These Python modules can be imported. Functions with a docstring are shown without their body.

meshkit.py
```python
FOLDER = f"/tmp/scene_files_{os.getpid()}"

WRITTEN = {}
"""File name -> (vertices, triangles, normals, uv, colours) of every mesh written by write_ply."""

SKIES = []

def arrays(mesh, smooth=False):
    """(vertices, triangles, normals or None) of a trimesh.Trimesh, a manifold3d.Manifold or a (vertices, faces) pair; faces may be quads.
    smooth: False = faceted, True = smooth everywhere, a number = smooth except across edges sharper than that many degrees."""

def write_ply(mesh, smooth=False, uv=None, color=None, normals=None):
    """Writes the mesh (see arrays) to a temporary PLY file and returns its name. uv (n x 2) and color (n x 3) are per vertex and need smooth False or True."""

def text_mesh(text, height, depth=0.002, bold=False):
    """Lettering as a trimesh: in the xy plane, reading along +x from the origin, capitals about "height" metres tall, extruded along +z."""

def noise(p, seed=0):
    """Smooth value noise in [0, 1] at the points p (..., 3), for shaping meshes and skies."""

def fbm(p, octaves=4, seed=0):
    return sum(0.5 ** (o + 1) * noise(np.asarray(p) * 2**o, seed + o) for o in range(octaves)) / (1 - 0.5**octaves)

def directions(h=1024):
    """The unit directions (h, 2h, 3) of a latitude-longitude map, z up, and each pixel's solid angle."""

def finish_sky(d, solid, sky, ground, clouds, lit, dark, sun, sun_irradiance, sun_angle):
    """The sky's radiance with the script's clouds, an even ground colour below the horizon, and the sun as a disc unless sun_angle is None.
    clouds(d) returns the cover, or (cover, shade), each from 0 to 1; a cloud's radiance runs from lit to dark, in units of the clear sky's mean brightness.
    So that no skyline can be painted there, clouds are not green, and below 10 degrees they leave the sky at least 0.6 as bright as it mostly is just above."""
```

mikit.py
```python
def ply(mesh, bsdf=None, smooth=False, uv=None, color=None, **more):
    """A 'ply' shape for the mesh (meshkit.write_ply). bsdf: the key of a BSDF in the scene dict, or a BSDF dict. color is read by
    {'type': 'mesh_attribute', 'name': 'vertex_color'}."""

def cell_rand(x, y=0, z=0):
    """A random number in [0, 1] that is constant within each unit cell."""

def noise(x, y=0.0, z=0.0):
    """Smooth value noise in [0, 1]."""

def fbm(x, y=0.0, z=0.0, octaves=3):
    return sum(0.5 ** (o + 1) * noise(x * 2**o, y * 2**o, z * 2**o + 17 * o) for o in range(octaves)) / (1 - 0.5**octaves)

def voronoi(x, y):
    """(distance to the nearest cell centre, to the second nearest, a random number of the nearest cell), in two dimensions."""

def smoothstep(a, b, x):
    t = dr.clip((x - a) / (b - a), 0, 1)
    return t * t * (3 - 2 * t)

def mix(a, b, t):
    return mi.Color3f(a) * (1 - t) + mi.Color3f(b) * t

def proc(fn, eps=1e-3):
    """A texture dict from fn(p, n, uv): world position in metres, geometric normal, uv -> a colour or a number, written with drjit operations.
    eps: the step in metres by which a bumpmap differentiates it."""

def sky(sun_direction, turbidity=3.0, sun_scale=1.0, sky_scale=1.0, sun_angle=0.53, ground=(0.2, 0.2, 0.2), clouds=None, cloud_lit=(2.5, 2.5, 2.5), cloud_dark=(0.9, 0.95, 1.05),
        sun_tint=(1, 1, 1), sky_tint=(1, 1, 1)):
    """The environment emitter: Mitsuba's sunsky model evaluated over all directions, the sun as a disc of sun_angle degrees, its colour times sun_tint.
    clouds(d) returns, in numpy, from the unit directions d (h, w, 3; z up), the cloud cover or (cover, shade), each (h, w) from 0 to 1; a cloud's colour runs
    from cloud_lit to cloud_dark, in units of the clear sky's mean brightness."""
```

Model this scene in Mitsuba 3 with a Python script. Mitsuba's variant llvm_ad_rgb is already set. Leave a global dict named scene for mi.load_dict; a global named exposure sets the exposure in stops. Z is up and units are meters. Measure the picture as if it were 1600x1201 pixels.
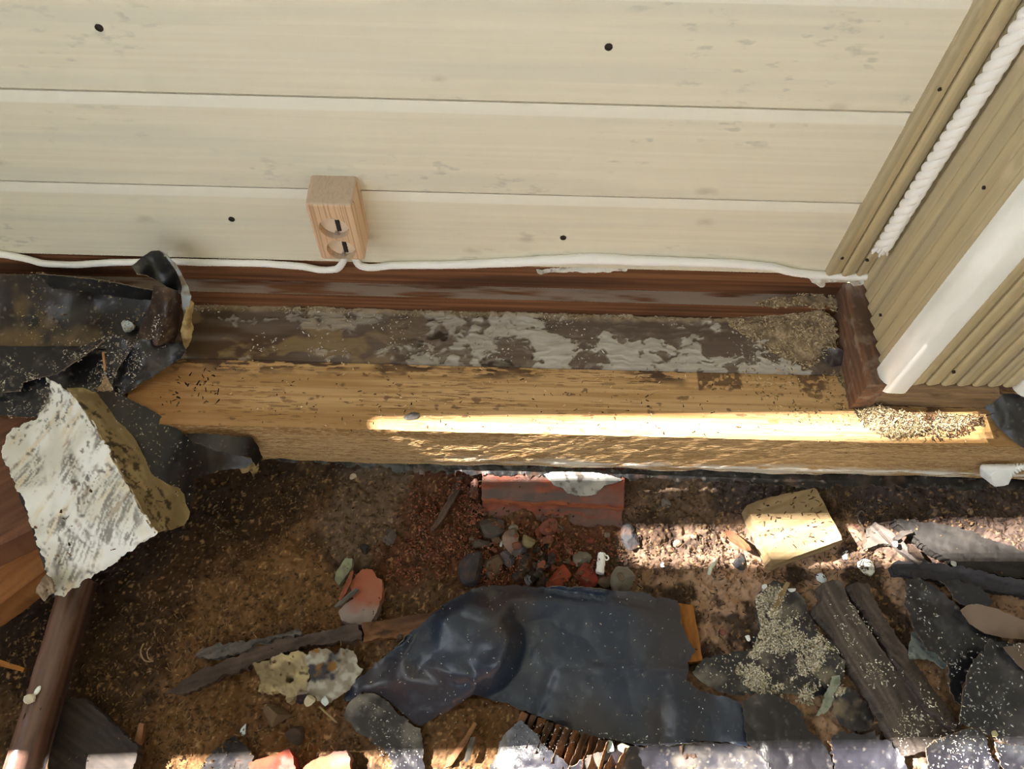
import math, numpy as np, trimesh, mitsuba as mi, mikit, meshkit, drjit as dr
from mikit import noise, fbm, voronoi, cell_rand, smoothstep, mix
from meshkit import noise as nnoise, fbm as nfbm
from scipy.spatial import Delaunay
from scipy.interpolate import RBFInterpolator
from shapely.geometry import Polygon, Point
import shapely
T = mi.ScalarTransform4f
scene, labels = {}, {}
RNG = np.random.default_rng(7)

# ------------------------------------------------------------------ camera
PITCH, ROLL, FOC, EYE = 31.0, 1.5, 1230.0, np.array([0.0, -0.75, 1.2])   # degrees from straight down, roll, focal length in pixels of 1600
_t, _r = math.radians(PITCH), math.radians(ROLL)
FWD = np.array([0, math.sin(_t), -math.cos(_t)])
_u = np.array([0, math.cos(_t), math.sin(_t)])
RGT = math.cos(_r) * np.array([1.0, 0, 0]) + math.sin(_r) * _u
UPV = -math.sin(_r) * np.array([1.0, 0, 0]) + math.cos(_r) * _u
scene['camera'] = {'type': 'perspective', 'fov': 2 * math.degrees(math.atan(800 / FOC)), 'fov_axis': 'x', 'near_clip': 0.02, 'far_clip': 100.0,
                   'to_world': T().look_at(origin=EYE.tolist(), target=(EYE + FWD).tolist(), up=UPV.tolist())}
# ------------------------------------------------------------------ light: sky and sun through the openings of the left wall
SUN_EL = 48.0
SUN = (-math.cos(math.radians(SUN_EL)), -0.0234, math.sin(math.radians(SUN_EL)))
scene['sky'] = mikit.sky(SUN, turbidity=3.0, sun_scale=0.0, sky_scale=2.2, ground=(0.34, 0.31, 0.25),
                         clouds=lambda d: .62 + 0 * d[..., 0], cloud_lit=(1.9, 1.84, 1.74), cloud_dark=(1.2, 1.2, 1.2))
for _k, (_a, _e) in enumerate(((0, 0), (.17, .10), (-.17, .10), (.11, -.19), (-.11, -.19), (.25, -.04), (-.25, -.04), (0, .22))):     # the sun's disc, half a degree wide, as eight nearly parallel rays
    _q = np.array(SUN) + math.radians(_a) * np.array([0, 1.0, 0]) + math.radians(_e) * np.array([math.sin(math.radians(SUN_EL)), 0, math.cos(math.radians(SUN_EL))])
    scene['sun' if _k == 0 else f'sun_{_k:03d}'] = {'type': 'directional', 'direction': (-_q).tolist(), 'irradiance': {'type': 'rgb', 'value': [4.8 / 8, 4.45 / 8, 4.0 / 8]}}
exposure = 3.15

# ------------------------------------------------------------------ helpers
def ray(px, py):
    px, py = np.asarray(px, float), np.asarray(py, float)
    return (px[..., None] - 800) / FOC * RGT - (py[..., None] - 600.5) / FOC * UPV + FWD
def az(px, py, z):                      # the point of the level plane z seen there in the photograph
    d = ray(px, py); return EYE + d * ((z - EYE[2]) / d[..., 2])[..., None]
def ay(px, py, y):                      # ... of the upright plane y
    d = ray(px, py); return EYE + d * ((y - EYE[1]) / d[..., 1])[..., None]

def add(key, mesh, bsdf, smooth=False, color=None, **kw):
    base, n = key, 0
    while key in scene:
        n += 1; key = f'{base}_{n:03d}'
    scene[key] = mikit.ply(mesh, bsdf, smooth=smooth, color=color, **kw)
    return key
def fresh(base):                        # the next free name of a thing that has parts
    key, n = base, 0
    while key in labels or any(k == key or k.startswith(key + '__') for k in scene):
        n += 1; key = f'{base}_{n:03d}'
    return key
def tag(key, label, cat=None, group=None, kind=None):
    d = {'label': label}
    if cat: d['category'] = cat
    if group: d['group'] = group
    if kind: d['kind'] = kind
    labels[key] = d
    return key
def box(x0, x1, y0, y1, z0, z1):
    m = trimesh.creation.box((x1 - x0, y1 - y0, z1 - z0)); m.apply_translation(((x0 + x1) / 2, (y0 + y1) / 2, (z0 + z1) / 2)); return m
def cat_(ms): return trimesh.util.concatenate(ms)
def prism(pts, a, b, axis):             # profile extruded along an axis; pts in the two other axes, in order
    m = trimesh.creation.extrude_polygon(Polygon(pts), b - a, engine='earcut')
    v = m.vertices.copy(); w = v.copy()
    if axis == 'x': w = np.c_[v[:, 2] + a, v[:, 0], v[:, 1]]
    elif axis == 'z': w = np.c_[v[:, 0], v[:, 1], v[:, 2] + a]
    m = trimesh.Trimesh(w, m.faces, process=False)
    if m.volume < 0: m.invert()
    return m
def gridbox(lx, ly, lz, res, rz=None):
    """A welded box with gridded faces, centred."""
    n = [max(1, int(round(l / res))) for l in (lx, ly, rz and lz or lz)]
    n[2] = max(1, int(round(lz / (rz or res))))
    V, F, at = [], [], 0
    for ax in range(3):
        i, j = [k for k in range(3) if k != ax]
        for s in (-1, 1):
            a, b = np.meshgrid(np.linspace(-.5, .5, n[i] + 1), np.linspace(-.5, .5, n[j] + 1), indexing='ij')
            p = np.zeros(a.shape + (3,)); p[..., i], p[..., j], p[..., ax] = a, b, s * .5
            V.append(p.reshape(-1, 3)); w = n[j] + 1
            I, J = np.meshgrid(np.arange(n[i]), np.arange(n[j]), indexing='ij'); q = (I * w + J).ravel()
            f = np.vstack([np.c_[q, q + w, q + w + 1], np.c_[q, q + w + 1, q + 1]])
            if (s > 0) == (ax == 1): f = f[:, ::-1]
            F.append(f + at); at += len(V[-1])
    m = trimesh.Trimesh(np.vstack(V) * (lx, ly, lz), np.vstack(F), process=False)
    m.merge_vertices(); return m
def tube(path, r, sides=12, squash=1.0, caps=True, ups=(0, 0, 1)):
    p = np.asarray(path, float); n = len(p); r = np.broadcast_to(r, (n,))
    t = np.gradient(p, axis=0); t /= np.linalg.norm(t, axis=1, keepdims=True)
    a = np.cross(t, np.asarray(ups, float)); a /= np.linalg.norm(a, axis=1, keepdims=True) + 1e-12; b = np.cross(a, t)
    g = np.arange(sides) * 2 * np.pi / sides
    v = (p[:, None] + r[:, None, None] * (np.cos(g)[None, :, None] * a[:, None] * squash + np.sin(g)[None, :, None] * b[:, None])).reshape(-1, 3)
    I, J = np.meshgrid(np.arange(n - 1), np.arange(sides), indexing='ij'); q = (I * sides + J).ravel(); q1 = (I * sides + (J + 1) % sides).ravel()
    f = np.vstack([np.c_[q, q + sides, q1 + sides], np.c_[q, q1 + sides, q1]])
    if caps:
        v = np.vstack([v, p[:1], p[-1:]]); k = np.arange(sides); k1 = (k + 1) % sides; e = (n - 1) * sides
        f = np.vstack([f, np.c_[k * 0 + n * sides, k, k1], np.c_[k * 0 + n * sides + 1, e + k1, e + k]])
    m = trimesh.Trimesh(v, f, process=False)
    if m.volume < 0: m.invert()
    return m
def spline(pts, n):
    from scipy.interpolate import CubicSpline, PchipInterpolator
    p = np.asarray(pts, float); s = np.r_[0, np.cumsum(np.linalg.norm(np.diff(p, axis=0), axis=1))]
    return PchipInterpolator(s, p, axis=0)(np.linspace(0, s[-1], n))
_TAB = np.random.default_rng(3).random((512, 512)).astype(np.float32)
def n2(x, y, seed=0):                   # quick level noise in [0, 1]
    x = x + 37.7 * seed + 1000; y = y + 91.3 * seed + 1000; i, j = np.floor(x).astype(np.int32), np.floor(y).astype(np.int32); u, v = (x - i).astype(np.float32), (y - j).astype(np.float32)
    u = u * u * (3 - 2 * u); v = v * v * (3 - 2 * v); i0, i1, j0, j1 = i & 511, (i + 1) & 511, j & 511, (j + 1) & 511
    return (_TAB[i0, j0] * (1 - u) + _TAB[i1, j0] * u) * (1 - v) + (_TAB[i0, j1] * (1 - u) + _TAB[i1, j1] * u) * v
def f2(p, s, oc=3, seed=0): return sum(.5 ** (o + 1) * n2(p[:, 0] / s * 2 ** o, p[:, 1] / s * 2 ** o, seed + o) for o in range(oc)) / (1 - .5 ** oc)
# heights of everything built so far, on a level grid, so that loose bits lie on what is under them
GX0, GY0, GR = -1.2, -0.8, 0.002
HM = np.full((1250, 430), -1.0)
def stamp(v):
    i, j = ((v[:, 0] - GX0) / GR).astype(int), ((v[:, 1] - GY0) / GR).astype(int)
    k = (i >= 0) & (i < HM.shape[0]) & (j >= 0) & (j < HM.shape[1])
    np.maximum.at(HM, (i[k], j[k]), v[k, 2])
def high(x, y, r=0):
    i = np.clip(((np.asarray(x) - GX0) / GR).astype(int), 2, HM.shape[0] - 3); j = np.clip(((np.asarray(y) - GY0) / GR).astype(int), 2, HM.shape[1] - 3)
    return np.maximum.reduce([HM[i + a, j + b] for a in (-1, 0, 1) for b in (-1, 0, 1)])
def C3(h):                              # sRGB hex to linear
    c = np.array([int(h[i:i + 2], 16) / 255 for i in (0, 2, 4)]); return np.where(c < .04045, c / 12.92, ((c + .055) / 1.055) ** 2.4)
def ss(a, b, x): t = np.clip((x - a) / (b - a), 0, 1); return t * t * (3 - 2 * t)
def mixc(a, b, t): return np.asarray(a) * (1 - t[..., None]) + np.asarray(b) * t[..., None]

def outline(poly, res, torn, seed):
    p = np.asarray(poly, float); q = np.vstack([p, p[:1]]); out = []
    for a, b in zip(q[:-1], q[1:]):
        n = max(1, int(np.hypot(*(b - a)) / res)); out.append(a + (b - a) * (np.arange(n) / n)[:, None])
    out = np.vstack(out)
    if torn:
        N = lambda k, sd: np.c_[nnoise(np.c_[out / k, np.zeros(len(out))], sd) - .5, nnoise(np.c_[out / k, np.zeros(len(out))], sd + 50) - .5]
        out = out + torn * (1.6 * N(16., seed) + 1.3 * N(6., seed + 7) + .8 * N(2.6, seed + 13))
    return out
def sheet(poly, ctrl, res=3.0, thick=0.0012, torn=2.0, seed=0, crumple=0.0, cs=0.03, straight=False, rows=1, wob=0.0, smoothing=0.0, kernel='thin_plate_spline', zadd=None, soft=7.0):
    """A sheet or slab. poly: its outline and ctrl: heights, both read off the photograph: (px, py, z) or (px, py, 'y', y). It gets its real place, size and thickness.
    straight: the sides drop plumb (slabs); else the sheet is thickened along its normals. Returns vertices, faces, number of top vertices."""
    o = outline(poly, min(res, 2.0), torn, seed); P = Polygon(o).buffer(0)
    if P.geom_type != 'Polygon': P = max(P.geoms, key=lambda g: g.area)
    o = np.asarray(P.exterior.coords)[:-1]
    x0, y0, x1, y1 = P.bounds; r = np.random.default_rng(seed + 5)
    g = np.stack(np.meshgrid(np.arange(x0, x1, res), np.arange(y0, y1, res), indexing='ij'), -1).reshape(-1, 2)
    g = g + (r.random(g.shape) - .5) * res * .5
    inside = shapely.contains_xy(P.buffer(-res * .55), g[:, 0], g[:, 1])
    pts = np.vstack([o, g[inside]]); no = len(o)
    tri = Delaunay(pts).simplices
    c = pts[tri].mean(1); tri = tri[shapely.contains_xy(P, c[:, 0], c[:, 1])]
    a = pts[tri]; ar = (a[:, 1, 0] - a[:, 0, 0]) * (a[:, 2, 1] - a[:, 0, 1]) - (a[:, 1, 1] - a[:, 0, 1]) * (a[:, 2, 0] - a[:, 0, 0])
    tri = np.where((ar > 0)[:, None], tri[:, ::-1], tri); tri = tri[np.abs(ar) > 1e-3]
    cp, ct = [], []
    for k in ctrl:
        d = ray(k[0], k[1]); cp.append(k[:2]); ct.append((k[2] - EYE[2]) / d[2] if k[2] != 'y' else (k[3] - EYE[1]) / d[1])
    d = ray(pts[:, 0], pts[:, 1])
    if kernel == 'facet':                # flat facets between the points, meeting in soft creases
        from scipy.interpolate import LinearNDInterpolator, NearestNDInterpolator
        zz = np.array([(EYE + ray(*k) * q)[2] for k, q in zip(cp, ct)]); A = np.array(cp, float); L, M = LinearNDInterpolator(A, zz), NearestNDInterpolator(A, zz); z = 0
        for a in range(12):
            q = pts + soft * np.array([math.cos(a * 2.4), math.sin(a * 2.4)]) * math.sqrt((a + .5) / 12); u = L(q); z = z + np.where(np.isnan(u), M(q), u) / 12
        t = (z - EYE[2]) / d[:, 2]
    elif len(cp) == 1: t = (ctrl[0][2] - EYE[2]) / d[:, 2]
    else:
        zs = np.array([(EYE + ray(*k) * s)[2] for k, s in zip(cp, ct)]) if all(k[2] != 'y' for k in ctrl) else None
        deg = 1 if len(cp) > 3 else 0
        if zs is not None:
            z = RBFInterpolator(np.array(cp) / 100, zs, kernel=kernel if deg else 'linear', degree=deg, smoothing=smoothing)(pts / 100); t = (z - EYE[2]) / d[:, 2]
        else: t = RBFInterpolator(np.array(cp) / 100, np.array(ct), kernel=kernel if deg else 'linear', degree=deg, smoothing=smoothing)(pts / 100)
    top = EYE + d * t[:, None]
    if zadd is not None: top = EYE + d * ((top[:, 2] + zadd(pts[:, 0], pts[:, 1]) - EYE[2]) / d[:, 2])[:, None]
    if crumple:
        q = top / cs; w = np.abs(nfbm(q, 3, seed + 3) - .5) * 2
        top = top - ray(pts[:, 0], pts[:, 1]) * ((w - .3) * crumple)[:, None]
    m = trimesh.Trimesh(top, tri, process=False); n = m.vertex_normals
    e = np.sort(tri[:, [0, 1, 1, 2, 2, 0]].reshape(-1, 2), axis=1); ed = tri[:, [0, 1, 1, 2, 2, 0]].reshape(-1, 2)
    _, inv, cnt = np.unique(e, axis=0, return_inverse=True, return_counts=True); bd = ed[cnt[inv.ravel()] == 1]
    down = np.tile([0, 0, -1.0], (len(top), 1)) if straight else -n
    th = np.broadcast_to(thick, (len(top),))
    bot = top + down * th[:, None]
    V, F = [top, bot], [tri, tri[:, ::-1] + len(top)]; at = 2 * len(top)
    A, B = top[bd[:, 0]], top[bd[:, 1]]; A2, B2 = bot[bd[:, 0]], bot[bd[:, 1]]; nb = len(bd)
    for k in range(rows):
        s0, s1 = k / rows, (k + 1) / rows
        q = [A + (A2 - A) * s0, B + (B2 - B) * s0, B + (B2 - B) * s1, A + (A2 - A) * s1]
        V += q; i = np.arange(nb) + at
        F += [np.c_[i + nb, i, i + 3 * nb], np.c_[i + nb, i + 3 * nb, i + 2 * nb]]; at += 4 * nb
    v = np.vstack(V)
    if wob: v = v + (np.stack([nfbm(v / .012, 3, seed + 11), nfbm(v / .012, 3, seed + 12), nfbm(v / .012, 3, seed + 13)], -1) - .5) * wob
    return v, np.vstack(F), len(top)
def rock(seed, size, sub=3, cuts=9, rough=.05):
    r = np.random.default_rng(seed); m = trimesh.creation.icosphere(sub); d = np.array(m.vertices)
    nr = r.normal(size=(cuts, 3)); nr /= np.linalg.norm(nr, axis=1, keepdims=True); off = r.uniform(.45, .85, cuts)
    rad = np.minimum(1.05, np.min(np.where(d @ nr.T > .05, off / np.maximum(d @ nr.T, .05), 9), axis=1))
    rad = rad * (1 + rough * (nfbm(d * 3 + seed, 3, seed) - .5) * 2 + rough * .5 * (nnoise(d * 11, seed) - .5))
    m.vertices = d * rad[:, None] * np.asarray(size) / 2
    return m
def rot(m, rz=0, rx=0, ry=0):
    m.apply_transform(trimesh.transformations.euler_matrix(math.radians(rx), math.radians(ry), math.radians(rz), 'sxyz')); return m
def wood_vc(p, direction, pal, seed, gs=260.0, dark=.5):
    """Wood colours in the wood's own axes: pal = (light, mid, dark)."""
    d = np.asarray(direction, float); d /= np.linalg.norm(d); s = np.cross(d, [0, 0, 1.0]); s /= np.linalg.norm(s); u = np.cross(s, d)
    q = np.c_[p @ d, p @ s, p @ u]
    g = nfbm(q * (7, gs, gs), 3, seed); b = nfbm(q * (9, 40, 40), 4, seed + 3); k = nfbm(q * (22, 120, 120), 3, seed + 8)
    c = mixc(pal[0], pal[1], ss(.3, .7, g)); c = mixc(c, pal[2], dark * ss(.45, .75, b)); return mixc(c, np.asarray(pal[2]) * .6, ss(.62, .75, k) * dark)
def blot(p, cols, scales, seed, fn=None):        # a base colour with patches of others: cols = [base, (colour, lo, hi)...]
    c = np.tile(np.asarray(cols[0]), (len(p), 1))
    for i, ((col, lo, hi), s) in enumerate(zip(cols[1:], scales)): c = mixc(c, col, ss(lo, hi, fn(p, s, 4, seed + 31 * i) if fn else nfbm(p / s, 4, seed + 31 * i)))
    return c
# ------------------------------------------------------------------ materials
def two(d): return {'type': 'twosided', 'b': d}
def prin(col, rough=.6, spec=.4, **k):
    return {'type': 'principled', 'base_color': mikit.proc(col) if callable(col) else {'type': 'rgb', 'value': [float(x) for x in col]} if not isinstance(col, dict) else col, 'roughness': rough if isinstance(rough, (float, int)) else mikit.proc(rough), 'specular': spec, **k}
def bump(d, fn, scale=1.0, eps=4e-4): return {'type': 'bumpmap', 't': mikit.proc(fn, eps), 'scale': scale, 'b': d}
VC = {'type': 'mesh_attribute', 'name': 'vertex_color'}
def grit(p, n, uv): return 0.0007 * fbm(p.x * 700, p.y * 700, p.z * 700, 2)
def fine(p, n, uv): return 0.0004 * fbm(p.x * 420, p.y * 420, p.z * 420, 3)
scene['m_earth'] = two(bump(prin(VC, .95, .2), grit))
scene['m_loose'] = two(prin(VC, .85, .3))
scene['m_stone'] = two(bump(prin(VC, .8, .35), fine))
scene['m_oldwood'] = two(bump(prin(VC, .75, .35), fine))
scene['m_felt'] = two(bump(prin(VC, .36, .6), lambda p, n, uv: 0.00022 * fbm(p.x * 500, p.y * 500, p.z * 500, 2)))
scene['m_gloss'] = two(bump(prin(VC, .30, .7), lambda p, n, uv: 0.00015 * fbm(p.x * 300, p.y * 300, p.z * 300, 2)))
scene['m_paper'] = two(bump(prin(VC, .8, .3), fine))

def board_col(p, n, uv):
    row = dr.floor((p.z - 0.292) / 0.148)
    g = fbm(p.x * 5 + row * 31, p.z * 210, row * 7, 3); g2 = fbm(p.x * 2.2 + row * 17, p.z * 38, row * 3, 3)
    c = mix((.675, .64, .525), (.645, .61, .495), smoothstep(.3, .7, g))
    c = mix(c, (.56, .55, .47), smoothstep(.5, .78, g2) * .5)
    f1, f2, w = voronoi(p.x * 5.5 + row * 3.3, p.z * 10 + row * 1.7)           # bled-through knots
    k = smoothstep(.10, .0, f1 + .10 * (fbm(p.x * 60, p.z * 90, 2) - .5)) * smoothstep(.6, .8, w)
    c = mix(c, (.40, .37, .29), k * .55)
    m = smoothstep(.62, .85, fbm(p.x * 50, p.z * 110, row, 4)) * smoothstep(.54, .7, fbm(p.x * 4, p.z * 9, row + 5, 2))
    c = mix(c, (.36, .36, .31), m * .5)
    return mix(c, (.73, .715, .63), smoothstep(.855, .87, (p.z - .292) / .148 - row) * .8)  # paler top strip puts the light caught by the bevel into the colour
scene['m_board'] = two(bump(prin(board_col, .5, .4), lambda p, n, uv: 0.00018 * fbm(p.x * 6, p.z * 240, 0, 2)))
def slat_col(p, n, uv):
    s = dr.floor((p.x + p.y) * 46)
    g = fbm((p.x - p.y) * 200, (p.x + p.y) * 200, p.z * 5, 3)
    b = fbm(s * 3.1, p.z * 2.2, 0, 2)
    c = mix((.46, .375, .215), (.41, .33, .185), smoothstep(.3, .7, g))
    c = mix(c, (.40, .36, .25), b * .6) * (.85 + .3 * cell_rand(s, 5))
    nd = smoothstep(.03, .0, dr.abs(dr.abs(p.z - .62 - .3 * cell_rand(s, 3)) - .02 * cell_rand(s, 9)) ) * smoothstep(.4, .6, fbm(p.x * 120, p.y * 120, p.z * 30, 2))
    return mix(c, (.56, .45, .30), nd * .5)
scene['m_slat'] = two(prin(slat_col, .45, .4))
def paint_col(p, n, uv): return mix((.76, .77, .735), (.69, .70, .66), smoothstep(.35, .7, fbm(p.x * 30, p.y * 30, p.z * 9, 3)))
scene['m_paint'] = two(prin(paint_col, .4, .45))
scene['m_cable'] = two(prin((.80, .80, .79), .38, .5))
scene['m_plastic'] = two(prin((.84, .87, .88), .35, .5))
scene['m_rope'] = two(prin((.80, .79, .77), .7, .3, sheen=.4))
def beam_col(p, n, uv):
    front = smoothstep(.5, .8, -n.y)
    g = fbm(p.x * 6, p.y * 260, p.z * 260, 3); b = fbm(p.x * 3, p.y * 30, p.z * 26, 3)
    c = mix((.54, .35, .175), (.41, .24, .10), smoothstep(.3, .72, g))
    c = mix(c, (.30, .16, .055), smoothstep(.48, .75, b) * .75)
    ds = smoothstep(.60, .70, fbm(p.x * 55, p.y * 620, p.z * 620, 2)) * smoothstep(.4, .6, fbm(p.x * 8, p.y * 25, p.z * 25, 2)); c = mix(c, (.16, .085, .035), ds * .7)
    left = smoothstep(-.30, -.52, p.x + .05 * fbm(p.x * 20, p.y * 20, 0, 2))
    c = mix(c, (.27, .12, .035), left * .8)
    back = smoothstep(-.152, -.121, p.y + .03 * (fbm(p.x * 30, p.y * 90, 0, 3) - .5)) * smoothstep(.36, .52, fbm(p.x * 9, 3, 0, 3)) * smoothstep(.36, .54, fbm(p.x * 60, p.y * 240, 0, 3)) * (1 - front)
    c = mix(c, (.07, .036, .02), back)
    sq = (smoothstep(.275, .279, p.x) * smoothstep(.345, .341, p.x) + smoothstep(.425, .429, p.x) * smoothstep(.48, .46, p.x)) * smoothstep(-.146, -.140, p.y + .01 * fbm(p.x * 90, p.y * 90, 0, 2)) * (1 - front)
    c = mix(c, (.085, .045, .022), dr.clip(sq, 0, 1) * smoothstep(.3, .55, fbm(p.x * 160, p.y * 160, 0, 3)) * .85)
    rot = smoothstep(.50, .56, p.x) * smoothstep(.66, .60, p.x) * smoothstep(-.215, -.185, p.y) * smoothstep(.4, .5, fbm(p.x * 50, p.y * 170, 1, 3)) * (1 - front)
    c = mix(c, (.06, .03, .016), rot * .9)
    k = smoothstep(.72, .80, fbm(p.x * 60, p.y * 110, p.z * 110, 3)); c = mix(c, (.12, .06, .03), k * .7)
    saw = smoothstep(.42, .68, fbm(p.x * 170, p.y * 300, p.z * 380, 2)); c = mix(c, mix(c * .8, (.54, .38, .20), saw * .55), front)
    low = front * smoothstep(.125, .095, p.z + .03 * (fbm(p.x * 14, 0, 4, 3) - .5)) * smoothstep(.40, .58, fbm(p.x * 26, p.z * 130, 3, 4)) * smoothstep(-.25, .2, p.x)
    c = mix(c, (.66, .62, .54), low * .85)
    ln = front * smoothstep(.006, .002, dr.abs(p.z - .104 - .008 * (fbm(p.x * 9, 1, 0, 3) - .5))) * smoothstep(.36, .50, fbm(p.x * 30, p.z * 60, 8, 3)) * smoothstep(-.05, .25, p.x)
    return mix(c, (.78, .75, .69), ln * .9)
scene['m_beam'] = two(bump(prin(beam_col, .6, .35), lambda p, n, uv: 0.0022 * fbm(p.x * 170, p.y * 300, p.z * 380, 2) * smoothstep(.5, .8, -n.y) + .0005 * fbm(p.x * 30, p.y * 420, p.z * 420, 2)))
def rail_col(p, n, uv):
    g = fbm(p.x * 5, p.y * 200, p.z * 230, 3); b = fbm(p.x * 4, p.y * 40, p.z * 40, 3)
    c = mix((.20, .088, .04), (.115, .044, .02), smoothstep(.3, .7, g)); c = mix(c, (.05, .022, .012), smoothstep(.5, .75, b) * .8)
    return mix(c, (.30, .25, .21), smoothstep(.8, .95, n.z) * smoothstep(.25, .6, fbm(p.x * 15, p.y * 120, 0, 3)) * .8)
scene['m_rail'] = two(bump(prin(rail_col, .65, .35), lambda p, n, uv: 0.0006 * fbm(p.x * 12, p.y * 260, p.z * 260, 2)))
def jamb_col(p, n, uv):
    g = fbm(p.x * 60, p.y * 60, p.z * 60, 4); b = fbm(p.x * 160, p.y * 14, p.z * 160, 3)
    c = mix((.17, .085, .05), (.10, .06, .04), smoothstep(.3, .7, b)); return mix(c, (.26, .21, .16), smoothstep(.5, .75, g) * .7)
scene['m_jamb'] = two(bump(prin(jamb_col, .75, .3), fine))
def socket_col(p, n, uv):
    g = noise(p.x * 620 + 2 * fbm(p.x * 30, p.z * 12, 0, 2), p.y * 260, p.z * 4)
    c = mix((.58, .40, .26), (.42, .26, .15), smoothstep(.45, .8, g)); return mix(c, (.44, .36, .29), smoothstep(.5, .9, n.z) * .75)
scene['m_socket'] = two(prin(socket_col, .5, .4))
scene['m_well'] = two(prin((.62, .50, .38), .45, .4))
scene['m_dark'] = two(prin((.025, .018, .014), .7, .3))
scene['m_metal'] = two(prin((.35, .33, .31), .4, .5, metallic=.8))
def brick_col(p, n, uv):
    c = mix((.25, .075, .042), (.17, .052, .034), smoothstep(.3, .7, fbm(p.x * 60, p.y * 60, p.z * 60, 3)))
    c = mix(c, (.12, .075, .062), smoothstep(.52, .68, fbm(p.x * 9 + 4, p.y * 70, p.z * 110, 3)) * .85)
    w = p.z + .006 * (fbm(p.x * 40, p.y * 40, 2, 3) - .5)
    c = mix(c, (.095, .072, .064), smoothstep(.052, .055, w) * smoothstep(.064, .060, w) * smoothstep(.3, .55, fbm(p.x * 14, 1, 0, 3)))
    c = mix(c, (.30, .095, .042), smoothstep(.036, .041, w) * smoothstep(.054, .050, w) * smoothstep(.3, .5, fbm(p.x * 30, p.z * 60, 9, 3)))
    c = mix(c, (.11, .085, .075), smoothstep(.028, .025, w) * smoothstep(.35, .55, fbm(p.x * 18, p.z * 30, 5, 3)) * .85)
    return mix(c, (.15, .085, .072), smoothstep(.5, .9, n.z) * smoothstep(.3, .6, fbm(p.x * 30, p.y * 30, 1, 3)) * .8)
scene['m_brick'] = two(bump(prin(brick_col, .85, .25), lambda p, n, uv: .0012 * fbm(p.x * 260, p.y * 260, p.z * 260, 3)))
scene['m_room'] = two(prin((.58, .57, .54), .7, .3))
scene['m_floorwood'] = two(prin((.22, .20, .18), .5, .4))
scene['m_farearth'] = two(prin((.16, .10, .065), .95, .2))
scene['m_out'] = two(prin((.25, .26, .16), .9, .2))
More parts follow.
